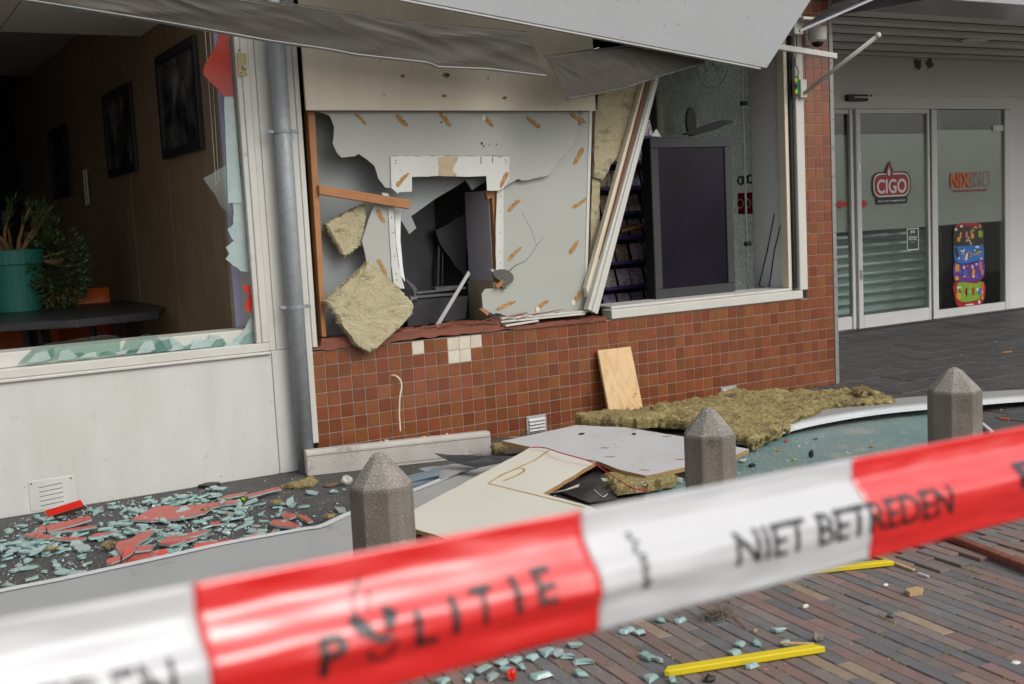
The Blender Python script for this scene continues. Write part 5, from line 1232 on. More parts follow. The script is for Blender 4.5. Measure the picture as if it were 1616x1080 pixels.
# dark pointed sheet and other scraps
def scrap(name, pxs, zs, th, mat, label, cat, jagamp=0, seed=0, bend=0):
    if not isinstance(zs, (list, tuple)): zs = [zs]*len(pxs)
    q = [gz(x, y, z) for (x, y), z in zip(pxs, zs)]; m = MB()
    m.prism(jag(q, jagamp, .03, seed) if jagamp else q, (0, 0, th)); o = m.build(name, mat); tag(o, label, cat); return o
scrap('pointed_sheet', Z4([(230, 375), (330, 388), (640, 395), (860, 400), (780, 440), (560, 485), (430, 455), (300, 415)]), [.14, .13, .12, .10, .09, .08, .09, .12], .004, DMETAL, 'dark pointed metal sheet sticking out before the fallen beam', 'metal sheet')
scrap('plastic_sheet', Z4([(100, 495), (380, 455), (560, 490), (420, 520), (280, 580), (210, 520)]), [.06, .07, .06, .05, .04, .05], .003, M('clear_crumpled_plastic', (.5, .52, .54), None, 1, .2, .3, 30, trans=.4), 'crumpled clear plastic sheet under the pointed dark sheet', 'plastic sheet', .006, 2)
scrap('blue_grey_profile', Z4([(0, 620), (220, 560), (240, 575), (0, 650)]), .03, .02, M('blue_grey_profile', (.16, .21, .25), None, 1, .4), 'blue-grey metal profile between bollard and plastic sheet', 'metal profile')
scrap('blue_grey_profile', Z4([(0, 580), (250, 520), (270, 540), (0, 605)]), .055, .02, MATS['blue_grey_profile'], 'blue-grey metal profile, upper one behind the left bollard', 'metal profile')
scrap('teal_glass_strip', Z4([(30, 640), (240, 590), (210, 640), (40, 700)]), .012, .008, GLASS, 'teal glass strip beside the left bollard under the profiles', 'glass strip')
scrap('dark_sheet', zm(780, 500, 2.886, [(355, 760), (480, 700), (540, 790), (560, 830), (430, 850), (300, 800)]), [.012, .05, .035, .012, .012, .012], .004, DMETAL, 'dark folded metal sheet to the right of the cream board', 'metal sheet')
scrap('white_shard', zm(780, 500, 2.886, [(250, 805), (330, 790), (388, 765), (385, 775), (300, 800)]), [.05, .06, .07, .07, .05], .004, TRIM, 'thin white shard by the cut edge of the cream board', 'shard')
scrap('white_shard', zm(780, 500, 2.886, [(485, 738), (565, 740), (560, 748), (495, 750)]), .06, .004, TRIM, 'small white shard on the dark folded sheet', 'shard')
scrap('white_shard', zm(780, 500, 2.886, [(1115, 655), (1150, 648), (1140, 662), (1125, 662)]), .02, .004, TRIM, 'small white shard lying on the teal pane', 'shard')
scrap('rubble_plank', zm(780, 500, 2.886, [(0, 590), (60, 598), (180, 590), (150, 625), (0, 645)]), .02, .012, DMETAL, 'dark plank end sticking out left of the grey panel', 'plank')
q = [gz(x, y, .05) for x, y in Z4([(670, 340), (770, 325), (790, 352), (700, 370)])]; wool('insulation_tuft', q, (0, 0, .03), WOOL, 'small yellow insulation tuft between beam and grey panel', .008, .012, 31)
q = [gz(x, y, .025) for x, y in zm(780, 500, 2.886, [(505, 760), (600, 735), (640, 720), (800, 750), (825, 775), (700, 800), (560, 815)])]
wool('insulation_tuft', q, (0, 0, .05), WOOL, 'yellow insulation piece in front of the grey panel under the red wire', .012, .02, 32)
# red wire
m = MB(); P = [gz(x, y, z) for (x, y), z in zip(((838, 706), (860, 707), (885, 715), (930, 728), (950, 740), (968, 752), (985, 763), (1000, 771), (1030, 775)), (.145, .145, .15, .13, .10, .08, .085, .09, .05))]
def spline(P, n=6):
    out = []
    for i in range(len(P)-1):
        p0, p1, p2, p3 = P[max(i-1, 0)], P[i], P[i+1], P[min(i+2, len(P)-1)]
        for q_ in range(n):
            t_ = q_/n; out.append(.5*((2*p1)+(p2-p0)*t_+(2*p0-5*p1+4*p2-p3)*t_*t_+(3*p1-p0-3*p2+p3)*t_**3))
    return out+[P[-1]]
m.tube(spline(P), .003, 6); o = m.build('red_cable', REDWIRE, smooth=True); tag(o, 'thin red cable running over the cream board and the rubble', 'cable')
m = MB(); P = [gz(x, y, z) for (x, y), z in zip(((1006, 778), (1004, 766), (1010, 760), (1016, 766), (1020, 764)), (.05, .08, .1, .09, .09))]; m.tube(spline(P), .002, 6); o = m.build('white_wire', WLIP); tag(o, 'short curly white wire on the insulation piece', 'wire')
m = MB(); P = [gz(x, y, z) for (x, y), z in zip(((938, 773), (946, 781), (953, 784), (962, 777), (968, 775)), (.035, .03, .028, .03, .035))]; m.tube(spline(P), .002, 6); o = m.build('white_wire', WLIP); tag(o, 'short white wire on the dark folded sheet', 'wire')
# white cable standing out of the tiles
m = MB(); P = [fy(*p, Y) for p, Y in zip(zm(480, 520, 5.4, [(735, 400), (768, 392), (800, 410), (822, 440), (830, 490), (815, 580), (812, 640), (810, 720), (815, 800), (820, 870)]), (.004, -.015, -.03, -.035, -.04, -.045, -.045, -.045, -.05, -.06))]
m.tube(spline(P), .0045, 8); o = m.build('white_cable', CREAM, smooth=True); tag(o, 'white cable coming out of the tiles and hanging behind the beam', 'cable')
# pine board leaning
a_, b_, c_, d_ = [fy(x, y, Y) for (x, y), Y in (((943.5, 553), -.028), ((995.4, 547), -.028), ((1017.6, 657), -.16), ((963, 659), -.16))]
nn = (b_-a_).cross(d_-a_).normalized(); nn = nn if nn.y < 0 else -nn
ext = (d_-a_).normalized()*.06; ext2 = (c_-b_).normalized()*.06
pb = thing('pine_board', d_, 'fresh pine board leaning against the brown tiles', 'wooden board')
m = MB(); m.prism([a_, b_, c_+ext2, d_+ext], -nn*.02); m.build('plank', PINE, pb, bevel=.0015)
for (u_, v_, s) in ((.45, .73, .012), (.62, .66, .006), (.52, .89, .016), (.78, .72, .006), (.55, .7, .005), (.85, .68, .008), (.70, .84, .005), (.78, .44, .006)):
    c = a_.lerp(b_, u_).lerp(d_.lerp(c_, u_), v_)+nn*.0004; e1 = (b_-a_).normalized(); e2 = (d_-a_).normalized()
    m = MB(); m.prism([c+e1*s*.8*math.cos(k*.628)+e2*s*math.sin(k*.628) for k in range(10)], nn*.0006); m.build('knot', M('pine_knot', (.30, .15, .055), (.2, .09, .03), 90, .7), pb)
c = a_.lerp(b_, .72); m = MB(); m.tube([c+nn*-.01, c+nn*.004+Vector((-.006, 0, .035)), c+nn*.004+Vector((.004, 0, .012))], .003, 6); m.build('bent_nail', CHROME, pb)
# long insulation batts
Z5 = lambda pts: zm(1000, 580, 3.673, pts)
q = [gz(x, y, .105) for x, y in zm(900, 480, 5.4, [(45, 1010), (300, 985), (500, 990), (720, 1000), (745, 1050), (600, 1062), (300, 1062), (110, 1060)])]
wool('insulation_roll', q, (0, 0, .06), WOOL, 'narrow yellow insulation strip at the foot of the pine board', .012, .018, 41)
q = [gz(x, y, .03) for x, y in Z5([(-10, 300), (150, 262), (330, 232), (480, 208), (560, 175), (760, 175), (1010, 182), (1280, 178), (1340, 160), (1420, 190), (1500, 228), (1490, 245), (1230, 260), (1072, 272), (1040, 310), (960, 345), (830, 410), (690, 478), (590, 445), (430, 400), (290, 360), (130, 350)])]
wool('insulation_batt', q, (0, 0, .055), WOOL, 'large spread yellow mineral wool batt before the right end of the tiles', .024, .022, 42)
q = [gz(x, y, .05) for x, y in Z5([(110, 290), (160, 265), (210, 300), (160, 350), (120, 340)])]; wool('insulation_tuft', q, (0, 0, .07), WOOL, 'frayed insulation knot between the two yellow batts', .018, .014, 43)
q = [gz(x, y, .07) for x, y in Z5([(1270, 160), (1330, 145), (1390, 185), (1320, 195)])]; wool('insulation_tuft', q, (0, 0, .05), WOOL, 'upright frayed tuft on the far end of the large batt', .016, .014, 44)
p, p2 = gz(1092, 643, .01), gz(1130, 631, .02); m = MB(); m.obox(p, p2-p, (.02, .03, 0), (0, 0, .012)); o = m.build('white_strip', TRIM); tag(o, 'short white strip behind the large batt by the tiles', 'strip')
q = [gz(x, y, .012) for x, y in zm(900, 480, 5.4, [(820, 880), (870, 872), (960, 905), (815, 915)])]; m = MB(); m.prism(q, (0, 0, .02)); o = m.build('metal_bracket', CHROME); tag(o, 'small shiny metal bracket at the tile foot beside the pine board', 'bracket')

# fallen grey fascia with white lip on the ground: left run
def ground_fascia(name, lip, width, label, lipw=.03, z0=.006, seed=0, lift=None):
    n = 60
    pts = [gz(x, y, z0) for x, y in lip]; P = spline(pts, 10)
    t = thing(name, pts[len(pts)//2], label, 'fascia strip')
    def side(i):
        d = P[min(i+1, len(P)-1)]-P[max(i-1, 0)]; d.z = 0; d.normalize(); return Vector((d.y, -d.x, 0))
    zz = lambda i: (lift(i/(len(P)-1)) if lift else 0)
    m = MB(); N = len(P)-1
    def f(u, v):
        i = round(u*N); return P[i]+side(i)*(.004+width*v)+Vector((0, 0, zz(i)+.030-.024*v+.002*noise.noise(Vector((u*9, v*3, seed)))))
    m.slabgrid(f, N, 4, (0, 0, -.003)); m.build('sheet', FASC, t)
    m = MB(); m.slabgrid(lambda u, v: P[round(u*N)]-side(round(u*N))*(.002+.006*v)+Vector((0, 0, zz(round(u*N))+.034-lipw*v)), N, 1, (0, .004, -.001)); m.build('lip', WLIP, t)
    m = MB(); m.slabgrid(lambda u, v: P[round(u*N)]+side(round(u*N))*(-.004+.034*v)+Vector((0, 0, zz(round(u*N))+.0365-.001*v)), N, 1, (0, 0, -.002)); m.build('lip_top', WLIP, t)
    return t
ground_fascia('fallen_fascia', [(-120, 976), (0, 946), (100, 926), (250, 893), (357, 869), (476, 847), (505, 842), (549, 822), (600, 803), (660, 781), (720, 757), (790, 733)], .42, 'long grey fascia with white lip lying across the foreground at the left', seed=1)
ground_fascia('fallen_fascia', [(1720, 632), (1616, 641), (1540, 650), (1400, 664), (1300, 679), (1230, 694), (1180, 712)], .40, 'curved grey fascia with white lip lying before the entrance at the right', seed=2, lift=lambda u: .03*math.sin(math.pi*u)+.008)
q = [gz(x, y, .003) for x, y in ((1010, 775), (1100, 735), (1170, 690), (1260, 668), (1330, 652), (1500, 632), (1545, 680), (1500, 780), (1200, 880), (1060, 860))]
m = MB(); m.prism(jag(q, .01, .06, 4), (0, 0, .009)); o = m.build('flat_glass_sheet', TEALP); tag(o, 'large crazed teal glass pane lying flat between the bollards', 'glass pane')
a, b = gz(975, 757, .03), gz(1078, 762, .02); m = MB(); m.obox(a, b-a, (0, .03, 0), (0, 0, .022)); o = m.build('white_profile_bar', WLIP, bevel=.002); tag(o, 'white profile bar under the front edge of the grey panel', 'profile bar')

# ------------------------------------------------------------------ glass shards
rg = random.Random(77)
def shard_mesh(k, mat, w, l, th):
    rr = random.Random(k); n = rr.choice((4, 4, 5, 5, 6)); pts = []
    a0 = rr.uniform(0, 6)
    for i in range(n):
        a = a0+6.283*(i+rr.uniform(-.32, .32))/n; pts.append(Vector((l*.5*math.cos(a)*rr.uniform(.75, 1.1), w*.5*math.sin(a)*rr.uniform(.7, 1.15), 0)))
    m = MB(); m.prism(pts, (0, 0, th), 0, 1); o = m.build('shard', [mat, EDGEG], None); me = o.data; bpy.data.objects.remove(o, do_unlink=True); return me
PLATEG = M('thin_glass_plate', (.46, .60, .575), (.60, .70, .68), 24, .08, 0, trans=.15, alpha=.62)
SH = [shard_mesh(k, (PLATEG, GLASS, GLASSP)[k % 3], rg.uniform(.03, .06), rg.uniform(.045, .10), .007) for k in range(18)]
SHR = [shard_mesh(100+k, [REDF, REDB][k % 4 == 0], rg.uniform(.02, .05), rg.uniform(.05, .10), .007) for k in range(8)]
def inpoly(p, poly):
    c = False; n = len(poly)
    for i in range(n):
        a, b = poly[i], poly[(i+1) % n]
        if (a[1] > p[1]) != (b[1] > p[1]) and p[0] < (b[0]-a[0])*(p[1]-a[1])/(b[1]-a[1])+a[0]: c = not c
    return c
def put(me, name, x, y, z, rz, tilt, sc, label, cat, group):
    o = bpy.data.objects.new(name, me); COL.objects.link(o); o.location = (x, y, z); o.rotation_euler = (rg.uniform(-tilt, tilt), rg.uniform(-tilt, tilt), rz); o.scale = (sc, sc, 1)
    tag(o, label, cat, group); return o
# red film-coated pieces (measured), then smaller ones
Z6 = lambda pts: zm(0, 740, 5.143, pts); Z7 = lambda pts: zm(250, 740, 5.21, pts)
reds = [
 (Z6([(1060, 418), (1150, 370), (1220, 335), (1250, 310), (1380, 298), (1425, 320), (1543, 308)])+Z7([(120, 310), (380, 290), (670, 252), (640, 285), (500, 300), (430, 325), (380, 365), (190, 410), (0, 425), (-60, 430)]), .02, 'longest flat red film-coated shard lying below the white wall', REDF),
 (Z6([(385, 505), (370, 465), (530, 430), (715, 382), (745, 410), (600, 455)]), .035, 'straight red shard sloping up under the vent', REDF),
 (Z6([(305, 500), (335, 458), (385, 470), (370, 500)]), .035, 'little red shard at the left end of the straight red shard', REDF),
 (Z6([(165, 540), (300, 515), (445, 552), (400, 565), (290, 562)]), .03, 'triangular red shard lying left among teal glass', REDF),
 (Z6([(300, 560), (345, 515), (300, 505)]), .042, 'small bright red chip on the triangular red shard', REDB),
 (Z6([(400, 515), (580, 485), (780, 458), (785, 468), (600, 498)]), .03, 'thin red sliver below the straight red shard', REDF),
 (Z6([(430, 572), (520, 555), (700, 562), (640, 582)]), .018, 'flat red sliver in the middle of the teal glass', REDF),
 (Z6([(715, 555), (780, 525), (950, 508), (900, 530), (800, 548)]), .018, 'red edged shard right of the flat sliver', REDF),
 (Z6([(935, 640), (950, 595), (1060, 570), (1150, 515), (1255, 500), (1200, 560), (1130, 600), (1040, 680), (985, 700)]), .03, 'broken red plate leaning on the red heap', REDF),
 (Z6([(950, 820), (1000, 740), (1100, 700), (1230, 660), (1330, 700), (1370, 730), (1180, 770), (1040, 815)]), .018, 'large pale red plate against the white lip', REDF),
 (Z6([(990, 730), (1025, 625), (1100, 642), (1060, 690)]), .05, 'bright red upright corner chip on the red heap', REDB),
 (Z6([(865, 770), (870, 735), (975, 705), (980, 735), (900, 768)]), .04, 'bright red chip at the left of the red heap', REDB),
 (Z6([(870, 800), (880, 770), (980, 735), (960, 780)]), .03, 'pale red chip at the left foot of the red heap', REDF),
 (Z6([(1240, 700), (1290, 660), (1350, 650), (1372, 680), (1300, 705)]), .042, 'bright red chip at the right of the red heap', REDB),
 (Z6([(1095, 670), (1115, 630), (1250, 620), (1220, 655)]), .035, 'pale red shard behind the bright red chips', REDF),
 (Z6([(1285, 605), (1330, 570), (1440, 545), (1543, 560), (1480, 590), (1380, 625)]), .03, 'red shard with glassy front edge right of the heap', REDF),
 (Z7([(0, 610), (90, 555), (210, 550), (320, 570), (230, 600), (100, 635)]), .025, 'wide red shard in front of the longest red shard', REDF),
 (Z7([(265, 680), (310, 615), (505, 595), (500, 650), (330, 700)]), .014, 'bright red plate close to the white lip', REDB),
 (Z7([(505, 655), (510, 595), (600, 580), (660, 600), (680, 615), (560, 650)]), .014, 'red plate touching the bright plate by the lip', REDB),
 (Z7([(660, 610), (680, 575), (790, 545), (850, 545), (800, 580)]), .014, 'bright red wedge at the right end by the lip', REDB),
 (Z7([(215, 565), (250, 530), (380, 505), (395, 515), (330, 545)]), .03, 'narrow red-edged glass bar above the bright plate', REDF),
 (Z7([(490, 245), (560, 220), (700, 195), (730, 190), (680, 215), (560, 240)]), .025, 'red streaked shard left half of the long shard by the pipe', REDF),
 (Z7([(690, 225), (840, 185), (985, 150), (1012, 165), (880, 195), (740, 235)]), .025, 'long narrow red shard near the pipe', REDF),
 (Z7([(915, 455), (945, 422), (1040, 418), (1170, 470), (1130, 482), (1000, 475)]), .02, 'separate red shard near the left bollard', REDF),
 (Z7([(1010, 372), (1120, 368), (1130, 390), (1080, 410), (1020, 395)]), .02, 'half-round red shard near the left bollard', REDF),
 (Z7([(1140, 385), (1170, 375), (1270, 425), (1230, 440)]), .02, 'red-cornered shard beside the half-round one', REDF),
 (Z7([(1035, 515), (1090, 502), (1098, 520), (1050, 530)]), .012, 'tiny bright red chip by the lip near the bollard', REDB),
 (Z7([(425, 460), (430, 450), (500, 432), (508, 455)]), .02, 'small bright red chip on the bare asphalt', REDB),
 (Z7([(900, 545), (960, 510), (985, 520), (970, 555)]), .012, 'small red chip by the lip bend', REDF),
]
for k, (q, z, lab, mt) in enumerate(reds):
    P = [gz(x, y, z+.004*math.sin(x*.2+y)) for x, y in q]; m = MB()
    pj = jag(P, .0022, .03, k)
    m.prism(pj, (0, 0, .0015)); m2 = MB()
    t = thing('red_glass_shard', P[0].lerp(P[len(P)//2], .5)-Vector((0, 0, z)), lab, 'red shard', 'red film-coated shards below the white wall')
    m.build('film', mt, t); m2.prism([p-Vector((0, 0, .0004)) for p in pj], (0, 0, -.007)); m2.build('glass', GLASS, t)
# upright red piece by the vent
P = [gz(*Z6([(375, 395)])[0], .03), gz(*Z6([(705, 310)])[0], .03)]
q1 = [fy(x, y, P[0].y-.0) for x, y in Z6([(368, 345), (655, 250), (680, 292), (385, 395)])]
t = thing('red_glass_shard', P[0]-Vector((0, 0, .03)), 'folded bright red shard standing up against the vent', 'red shard', 'red film-coated shards below the white wall')
Yv = P[0].y; m = MB(); m.prism([fy(x, y, Yv) for x, y in Z6([(368, 342), (655, 252), (682, 300), (386, 392)])], (0, .006, 0)); m.build('upright_flap', REDB, t)
m = MB(); m.prism([pl(x, y, Vector((0, Yv, P[0].z)), Vector((0, .45, .9)).normalized()) for x, y in Z6([(386, 393), (682, 301), (710, 318), (560, 372), (420, 398)])], (0, 0, .004)); m.build('lower_flap', REDF, t)
# teal shards
field = [(-20, 838), (120, 800), (250, 772), (330, 768), (440, 755), (545, 772), (548, 808), (500, 830), (360, 858), (250, 885), (0, 936), (-20, 940)]
def shard_label(x, y, big):
    zone = ('before the vent at the left edge' if x < 90 and y < 850 else 'on the bare asphalt in the left corner' if x < 150 else 'close to the wall foot behind the longest red shard' if y < 788 else 'near the left bollard' if x > 430 else 'between the longest red shard and the white lip' if x > 240 else 'around the red heap left of the longest red shard')
    return ('large ' if big else 'small ')+'teal glass shard '+zone
cnt = 0; tries = 0; placed = []
lanes = [(0, 812, 130, 880, 3), (190, 790, 420, 850, 2.2), (0, 860, 140, 935, 1.0), (150, 830, 330, 880, 2), (440, 760, 548, 830, .35), (400, 800, 480, 850, 1), (60, 790, 300, 815, 2.4), (290, 762, 345, 800, 2.6)]
while cnt < 285 and tries < 30000:
    tries += 1
    x0_, y0_, x1_, y1_, wt_ = lanes[rg.choices(range(len(lanes)), [l[4]*(l[2]-l[0])*(l[3]-l[1]) for l in lanes])[0]]
    x, y = rg.uniform(x0_, x1_), rg.uniform(y0_, y1_)
    if not inpoly((x, y), field): continue
    p = gz(x, y, 0)
    if p.y > -.06: continue
    near = sum(1 for q_ in placed if (q_-p).length < .034)
    if near > 2: continue
    big = rg.random() < .25
    put(rg.choice(SH), 'glass_shard', p.x, p.y, .004+.009*near+rg.uniform(0, .004), rg.gauss(.1, .7) if rg.random() < .6 else rg.uniform(0, 6.28), .16 if not big else .3, rg.uniform(.5, .9) if not big else rg.uniform(1.0, 1.5), shard_label(x, y, big), 'glass shard', 'teal glass shards below the white wall')
    placed.append(p); cnt += 1
for k in range(24):
    x, y = rg.uniform(60, 520), rg.uniform(800, 860)
    if not inpoly((x, y), field): continue
    p = gz(x, y, 0); put(rg.choice(SHR), 'red_glass_chip', p.x, p.y, .012+rg.uniform(0, .01), rg.uniform(0, 6.28), .2, rg.uniform(.25, .6), 'tiny red chip scattered in the heap below the white wall', 'red chip', 'tiny red chips in the glass heap')
# glass lumps on the bricks
def lump(k):
    rr = random.Random(k); bm = bmesh.new(); bmesh.ops.create_cube(bm, size=1)
    for v in bm.verts: v.co.x *= .044*rr.uniform(.65, 1.25); v.co.y *= .023*rr.uniform(.65, 1.3); v.co.z = (v.co.z+.5)*.013; v.co.x += rr.uniform(-.008, .008); v.co.y += rr.uniform(-.006, .006)
    bmesh.ops.bevel(bm, geom=bm.edges[:], offset=.0022, segments=1, affect='EDGES'); me = bpy.data.meshes.new('lump'); bm.to_mesh(me); bm.free(); me.materials.append(LUMPG if k % 3 else GLASSP); return me
LUMPG = M('clear_teal_glass', (.50, .78, .74), (.66, .88, .85), 30, .06, 0, trans=.55)
LU = [lump(k) for k in range(6)]
for (x, y, s, a_) in ((988, 999, 1.1, .4), (1041, 981, .7, 1.2), (1073, 983, .8, .3), (1229, 999, 1.0, 2.9), (1166, 1021, .8, .5), (1193, 1018, .7, 1.0), (1238, 1019, .7, .2), (1022, 1041, 1.1, 1.4), (863, 1031, 1.2, .4), (880, 1036, .9, .5), (907, 1023, 1.1, 2.6), (923, 1048, 1.2, 2.7), (898, 1040, .9, 2.6), (913, 1066, .9, 1.5), (852, 1070, 1.2, .0), (762, 1062, 1.1, .3), (790, 1050, 1.0, .4), (812, 1046, .9, .4), (838, 1042, .9, .5), (740, 1075, .8, .9), (800, 1062, .8, 2.0), (776, 1073, .8, .2), (1158, 1034, .8, .1), (1186, 1055, .8, .2), (1027, 1073, 1.0, .3), (1040, 1046, .5, 1.6), (1007, 1002, .8, .2), (1060, 1078, .8, 1.1), (700, 1078, .9, .4), (823, 1058, .8, 1.4)):
    p = gz(x, y, 0); put(rg.choice(LU), 'glass_lump', p.x, p.y, .002, a_, .05, s, 'pale teal glass lump on the bricks '+('right below the red tape block' if x < 940 else 'close to the nearer yellow strip' if y > 1010 else 'below the white tape block'), 'glass lump', 'glass lumps on the brick paving')
# crumbs too many to count
def crumbs(name, gen, n, smin, smax, mats, label, seed):
    rr = random.Random(seed); m = MB()
    for k in range(n):
        p = gen(rr)
        if p is None: continue
        s = smin*(smax/smin)**(rr.random()**2); b = len(m.v); mi = rr.randrange(len(mats))
        for q_ in range(4): m.v.append(p+Vector((rr.uniform(-1, 1)*s, rr.uniform(-1, 1)*s, (rr.uniform(.3, 1)*s if q_ == 3 else 0))))
        for f in ((0, 1, 3), (1, 2, 3), (2, 0, 3), (0, 2, 1)): m.f.append(tuple(b+i for i in f)); m.m.append(mi)
    o = m.build(name, mats); tag(o, label, 'crumbs', kind='stuff'); return o
def gen_left(rr):
    x, y = rr.uniform(-10, 552), rr.uniform(745, 945)
    if not inpoly((x, y), [(-20, 826), (440, 750), (480, 752), (552, 765), (552, 812), (500, 838), (250, 888), (-20, 944)]): return None
    return gz(x, y, .0015)
crumbs('glass_crumbs', gen_left, 7000, .0012, .0055, [CRUMB, CRUMB, GLASSP, BED], 'fine glass crumbs sprinkled on the asphalt below the white wall', 1)
def gen_pane(rr):
    p = gz(rr.uniform(1060, 1520), rr.uniform(655, 860)**1.0, .0125); x, y = 0, 0
    d = p-CAM; X = 808+FPX*d.dot(rgt)/d.dot(fwd); Yp = 540-FPX*d.dot(upv)/d.dot(fwd)
    return p if inpoly((X, Yp), [(1030, 772), (1105, 737), (1190, 702), (1330, 680), (1485, 660), (1515, 690), (1490, 770), (1200, 860), (1065, 850)]) else None
def gen_heap(rr):
    x0_, y0_, x1_, y1_, wt_ = lanes[rr.choices(range(len(lanes)), [l[4]*(l[2]-l[0])*(l[3]-l[1]) for l in lanes])[0]]
    x, y = rr.uniform(x0_, x1_), rr.uniform(y0_, y1_)
    return gz(x, y, .003+rr.random()*.01) if inpoly((x, y), field) and gz(x, y).y < -.05 else None
crumbs('glass_splinters', gen_heap, 1500, .005, .014, [GLASS, GLASSP, CRUMB], 'mass of little glass splinters between the larger shards', 8)
crumbs('pane_crumbs', gen_pane, 8000, .0015, .0062, [CRUMB, CRUMB, GLASSP, BED], 'pale glass dust and crumbs lying on the teal pane', 2)
def gen_brick(rr):
    x, y = rr.uniform(640, 1616), rr.uniform(880, 1085); f = math.exp(-max(0, x-1000)/170.)
    return gz(x, y, .004) if rr.random() < f+.05 else None
crumbs('paving_crumbs', gen_brick, 2600, .0008, .0035, [CRUMB, CRUMB, GLASSP, BED], 'white crumbs scattered over the brick paving', 3)
def gen_ent(rr):
    x, y = rr.uniform(1330, 1616), rr.uniform(520, 650); return gz(x, y, .002)
crumbs('entrance_crumbs', gen_ent, 700, .0015, .006, [CRUMB, BED, BED], 'white crumbs on the dark slabs before the entrance', 4)
def gen_tile(rr): return Vector((rr.uniform(2.4, 3.9), rr.uniform(-.35, -.02), .002))
crumbs('plaster_dust', gen_tile, 500, .001, .004, [BED], 'plaster dust along the foot of the tiles', 5)
def gen_pipe(rr): x, y = rr.uniform(440, 660), rr.uniform(742, 800); return gz(x, y, .002)
crumbs('rubble_bits', gen_pipe, 500, .002, .008, [CHAR, WOOL, ASPH, CRUMB], 'small rubble bits around the foot of the downpipe', 6)
def gen_rub(rr): x, y = rr.uniform(640, 1080), rr.uniform(690, 830); return gz(x, y, .006)
crumbs('rubble_bits', gen_rub, 900, .003, .012, [CHAR, WOOL, DMETAL, BED, PLYW], 'dark rubble bits beneath the fallen boards', 7)

# ------------------------------------------------------------------ small single things on the paving
def bar(p, q, w, h, z, label, tipa=.02):
    a, b = gz(*p, z), gz(*q, z); d = (b-a).normalized(); s = Vector((-d.y, d.x, 0))*w
    m = MB(); m.prism([a+s*.2, a+d*tipa+s, b-d*tipa+s, b, b-d*.005, a+d*tipa*.6], (0, 0, h)); o = m.build('yellow_strip', YELLOW, bevel=.002); tag(o, label, 'plastic strip', 'yellow plastic strips on the paving')
bar((1050, 1070), (1303, 1030), .034, .018, .003, 'long yellow plastic strip lying on the bricks nearest the camera')
bar((1225, 913), (1412, 893), .030, .016, .003, 'yellow plastic strip farther back, half hidden by the tape')
def stick(p, q, r_, mat, nm, label, cat, z=.004):
    a, b = gz(*p, z), gz(*q, z); m = MB(); m.obox(a, b-a, Vector((-(b-a).y, (b-a).x, 0)).normalized()*r_, (0, 0, r_*.7)); o = m.build(nm, mat, bevel=r_*.1); tag(o, label, cat)
stick((1375, 878), (1441, 902), .010, PINE, 'wood_splinter', 'pale wood splinter under the end of the farther yellow strip', 'wood splinter')
stick((1232, 1017), (1285, 1019), .008, PINE, 'wood_splinter', 'pale wood splinter beside the tip of the nearer yellow strip', 'wood splinter', .012)
stick((1447, 906), (1464, 912), .008, WLIP, 'white_scrap', 'white plastic sliver on the bricks near the pale splinter', 'plastic scrap')
stick((1155, 973), (1177, 993), .003, REDWOOD, 'thin_twig', 'thin dark twig beside the grey fluff', 'twig')
stick((1480, 848), (1640, 912), .035, REDWOOD, 'wooden_strip', 'long red-brown wooden strip lying on the paving at the right edge', 'wooden strip', .01)
def clump(nm, x, y, s, mat, label, cat, seed, fl=.5, z=0):
    rr = random.Random(seed); c = gz(x, y, z); m = MB(); bm = bmesh.new(); bmesh.ops.create_icosphere(bm, subdivisions=2, radius=1)
    vs = [v.co.copy() for v in bm.verts]; b = 0
    for v in vs:
        h = 1+.45*noise.noise(v*1.9+Vector((seed, 0, 0)))+.2*noise.noise(v*5); m.v.append(c+Vector((v.x*s*h, v.y*s*h*.8, max(0, (v.z*.9+.75))*s*fl*h)))
    for f in bm.faces: m.f.append(tuple(v.index for v in f.verts)); m.m.append(0)
    bm.free(); o = m.build(nm, mat); tag(o, label, cat); return o
c = gz(1443, 938, .001); m = MB(); tq = [(-.034, -.012), (.012, -.02), (.036, -.006), (.03, .014), (-.006, .022), (-.026, .012)]
m.prism(jag([c+Vector((a, b, 0)) for a, b in tq], .003, .008, 3), (.002, .001, .016)); o = m.build('board_crumb', M('tan_board_crumb', (.48, .32, .17), (.40, .25, .12), 30, .9, .5, 140), bevel=.001); tag(o, 'tan crumb of board lying alone on the bricks', 'debris')
clump('grey_stone', 1291, 1012, .017, CONC, 'small grey stone at the tip of the nearer yellow strip', 'stone', 5, .8)
clump('metal_piece', 1407, 974, .014, DGREYM, 'small grey metal piece on the bricks', 'metal piece', 9, .5)
clump('white_scrap', 1271, 959, .012, WPRINT, 'small white torn scrap on the bricks', 'scrap', 11, .5)
clump('white_scrap', 1398, 925, .010, WPRINT, 'little white scrap left of the tan crumb', 'scrap', 12, .4)
clump('white_scrap', 1603, 1047, .014, WPRINT, 'white smear of paper at the right edge of the bricks', 'scrap', 13, .2)
clump('brass_fitting', 1192, 997, .009, BRASS, 'tiny brass-coloured fitting on the bricks beside a glass lump', 'fitting', 14, .6)
clump('black_scrap', 1120, 1076, .02, BLK, 'black crumpled scrap beside the left tip of the nearer yellow strip', 'scrap', 15, .5)
clump('dark_scrap', 1014, 1003, .012, BLK, 'flat dark scrap next to a glass lump under the tape', 'scrap', 16, .3)
clump('red_scrap', 808, 1074, .016, REDB, 'bright red shard standing among the glass on the bricks', 'scrap', 17, 1.3)
clump('pink_crumb', 1208, 1058, .005, PINK, 'pink crumb under the nearer yellow strip, left one', 'crumb', 18, .5)
clump('pink_crumb', 1239, 1049, .004, PINK, 'pink crumb under the nearer yellow strip, right one', 'crumb', 19, .5)
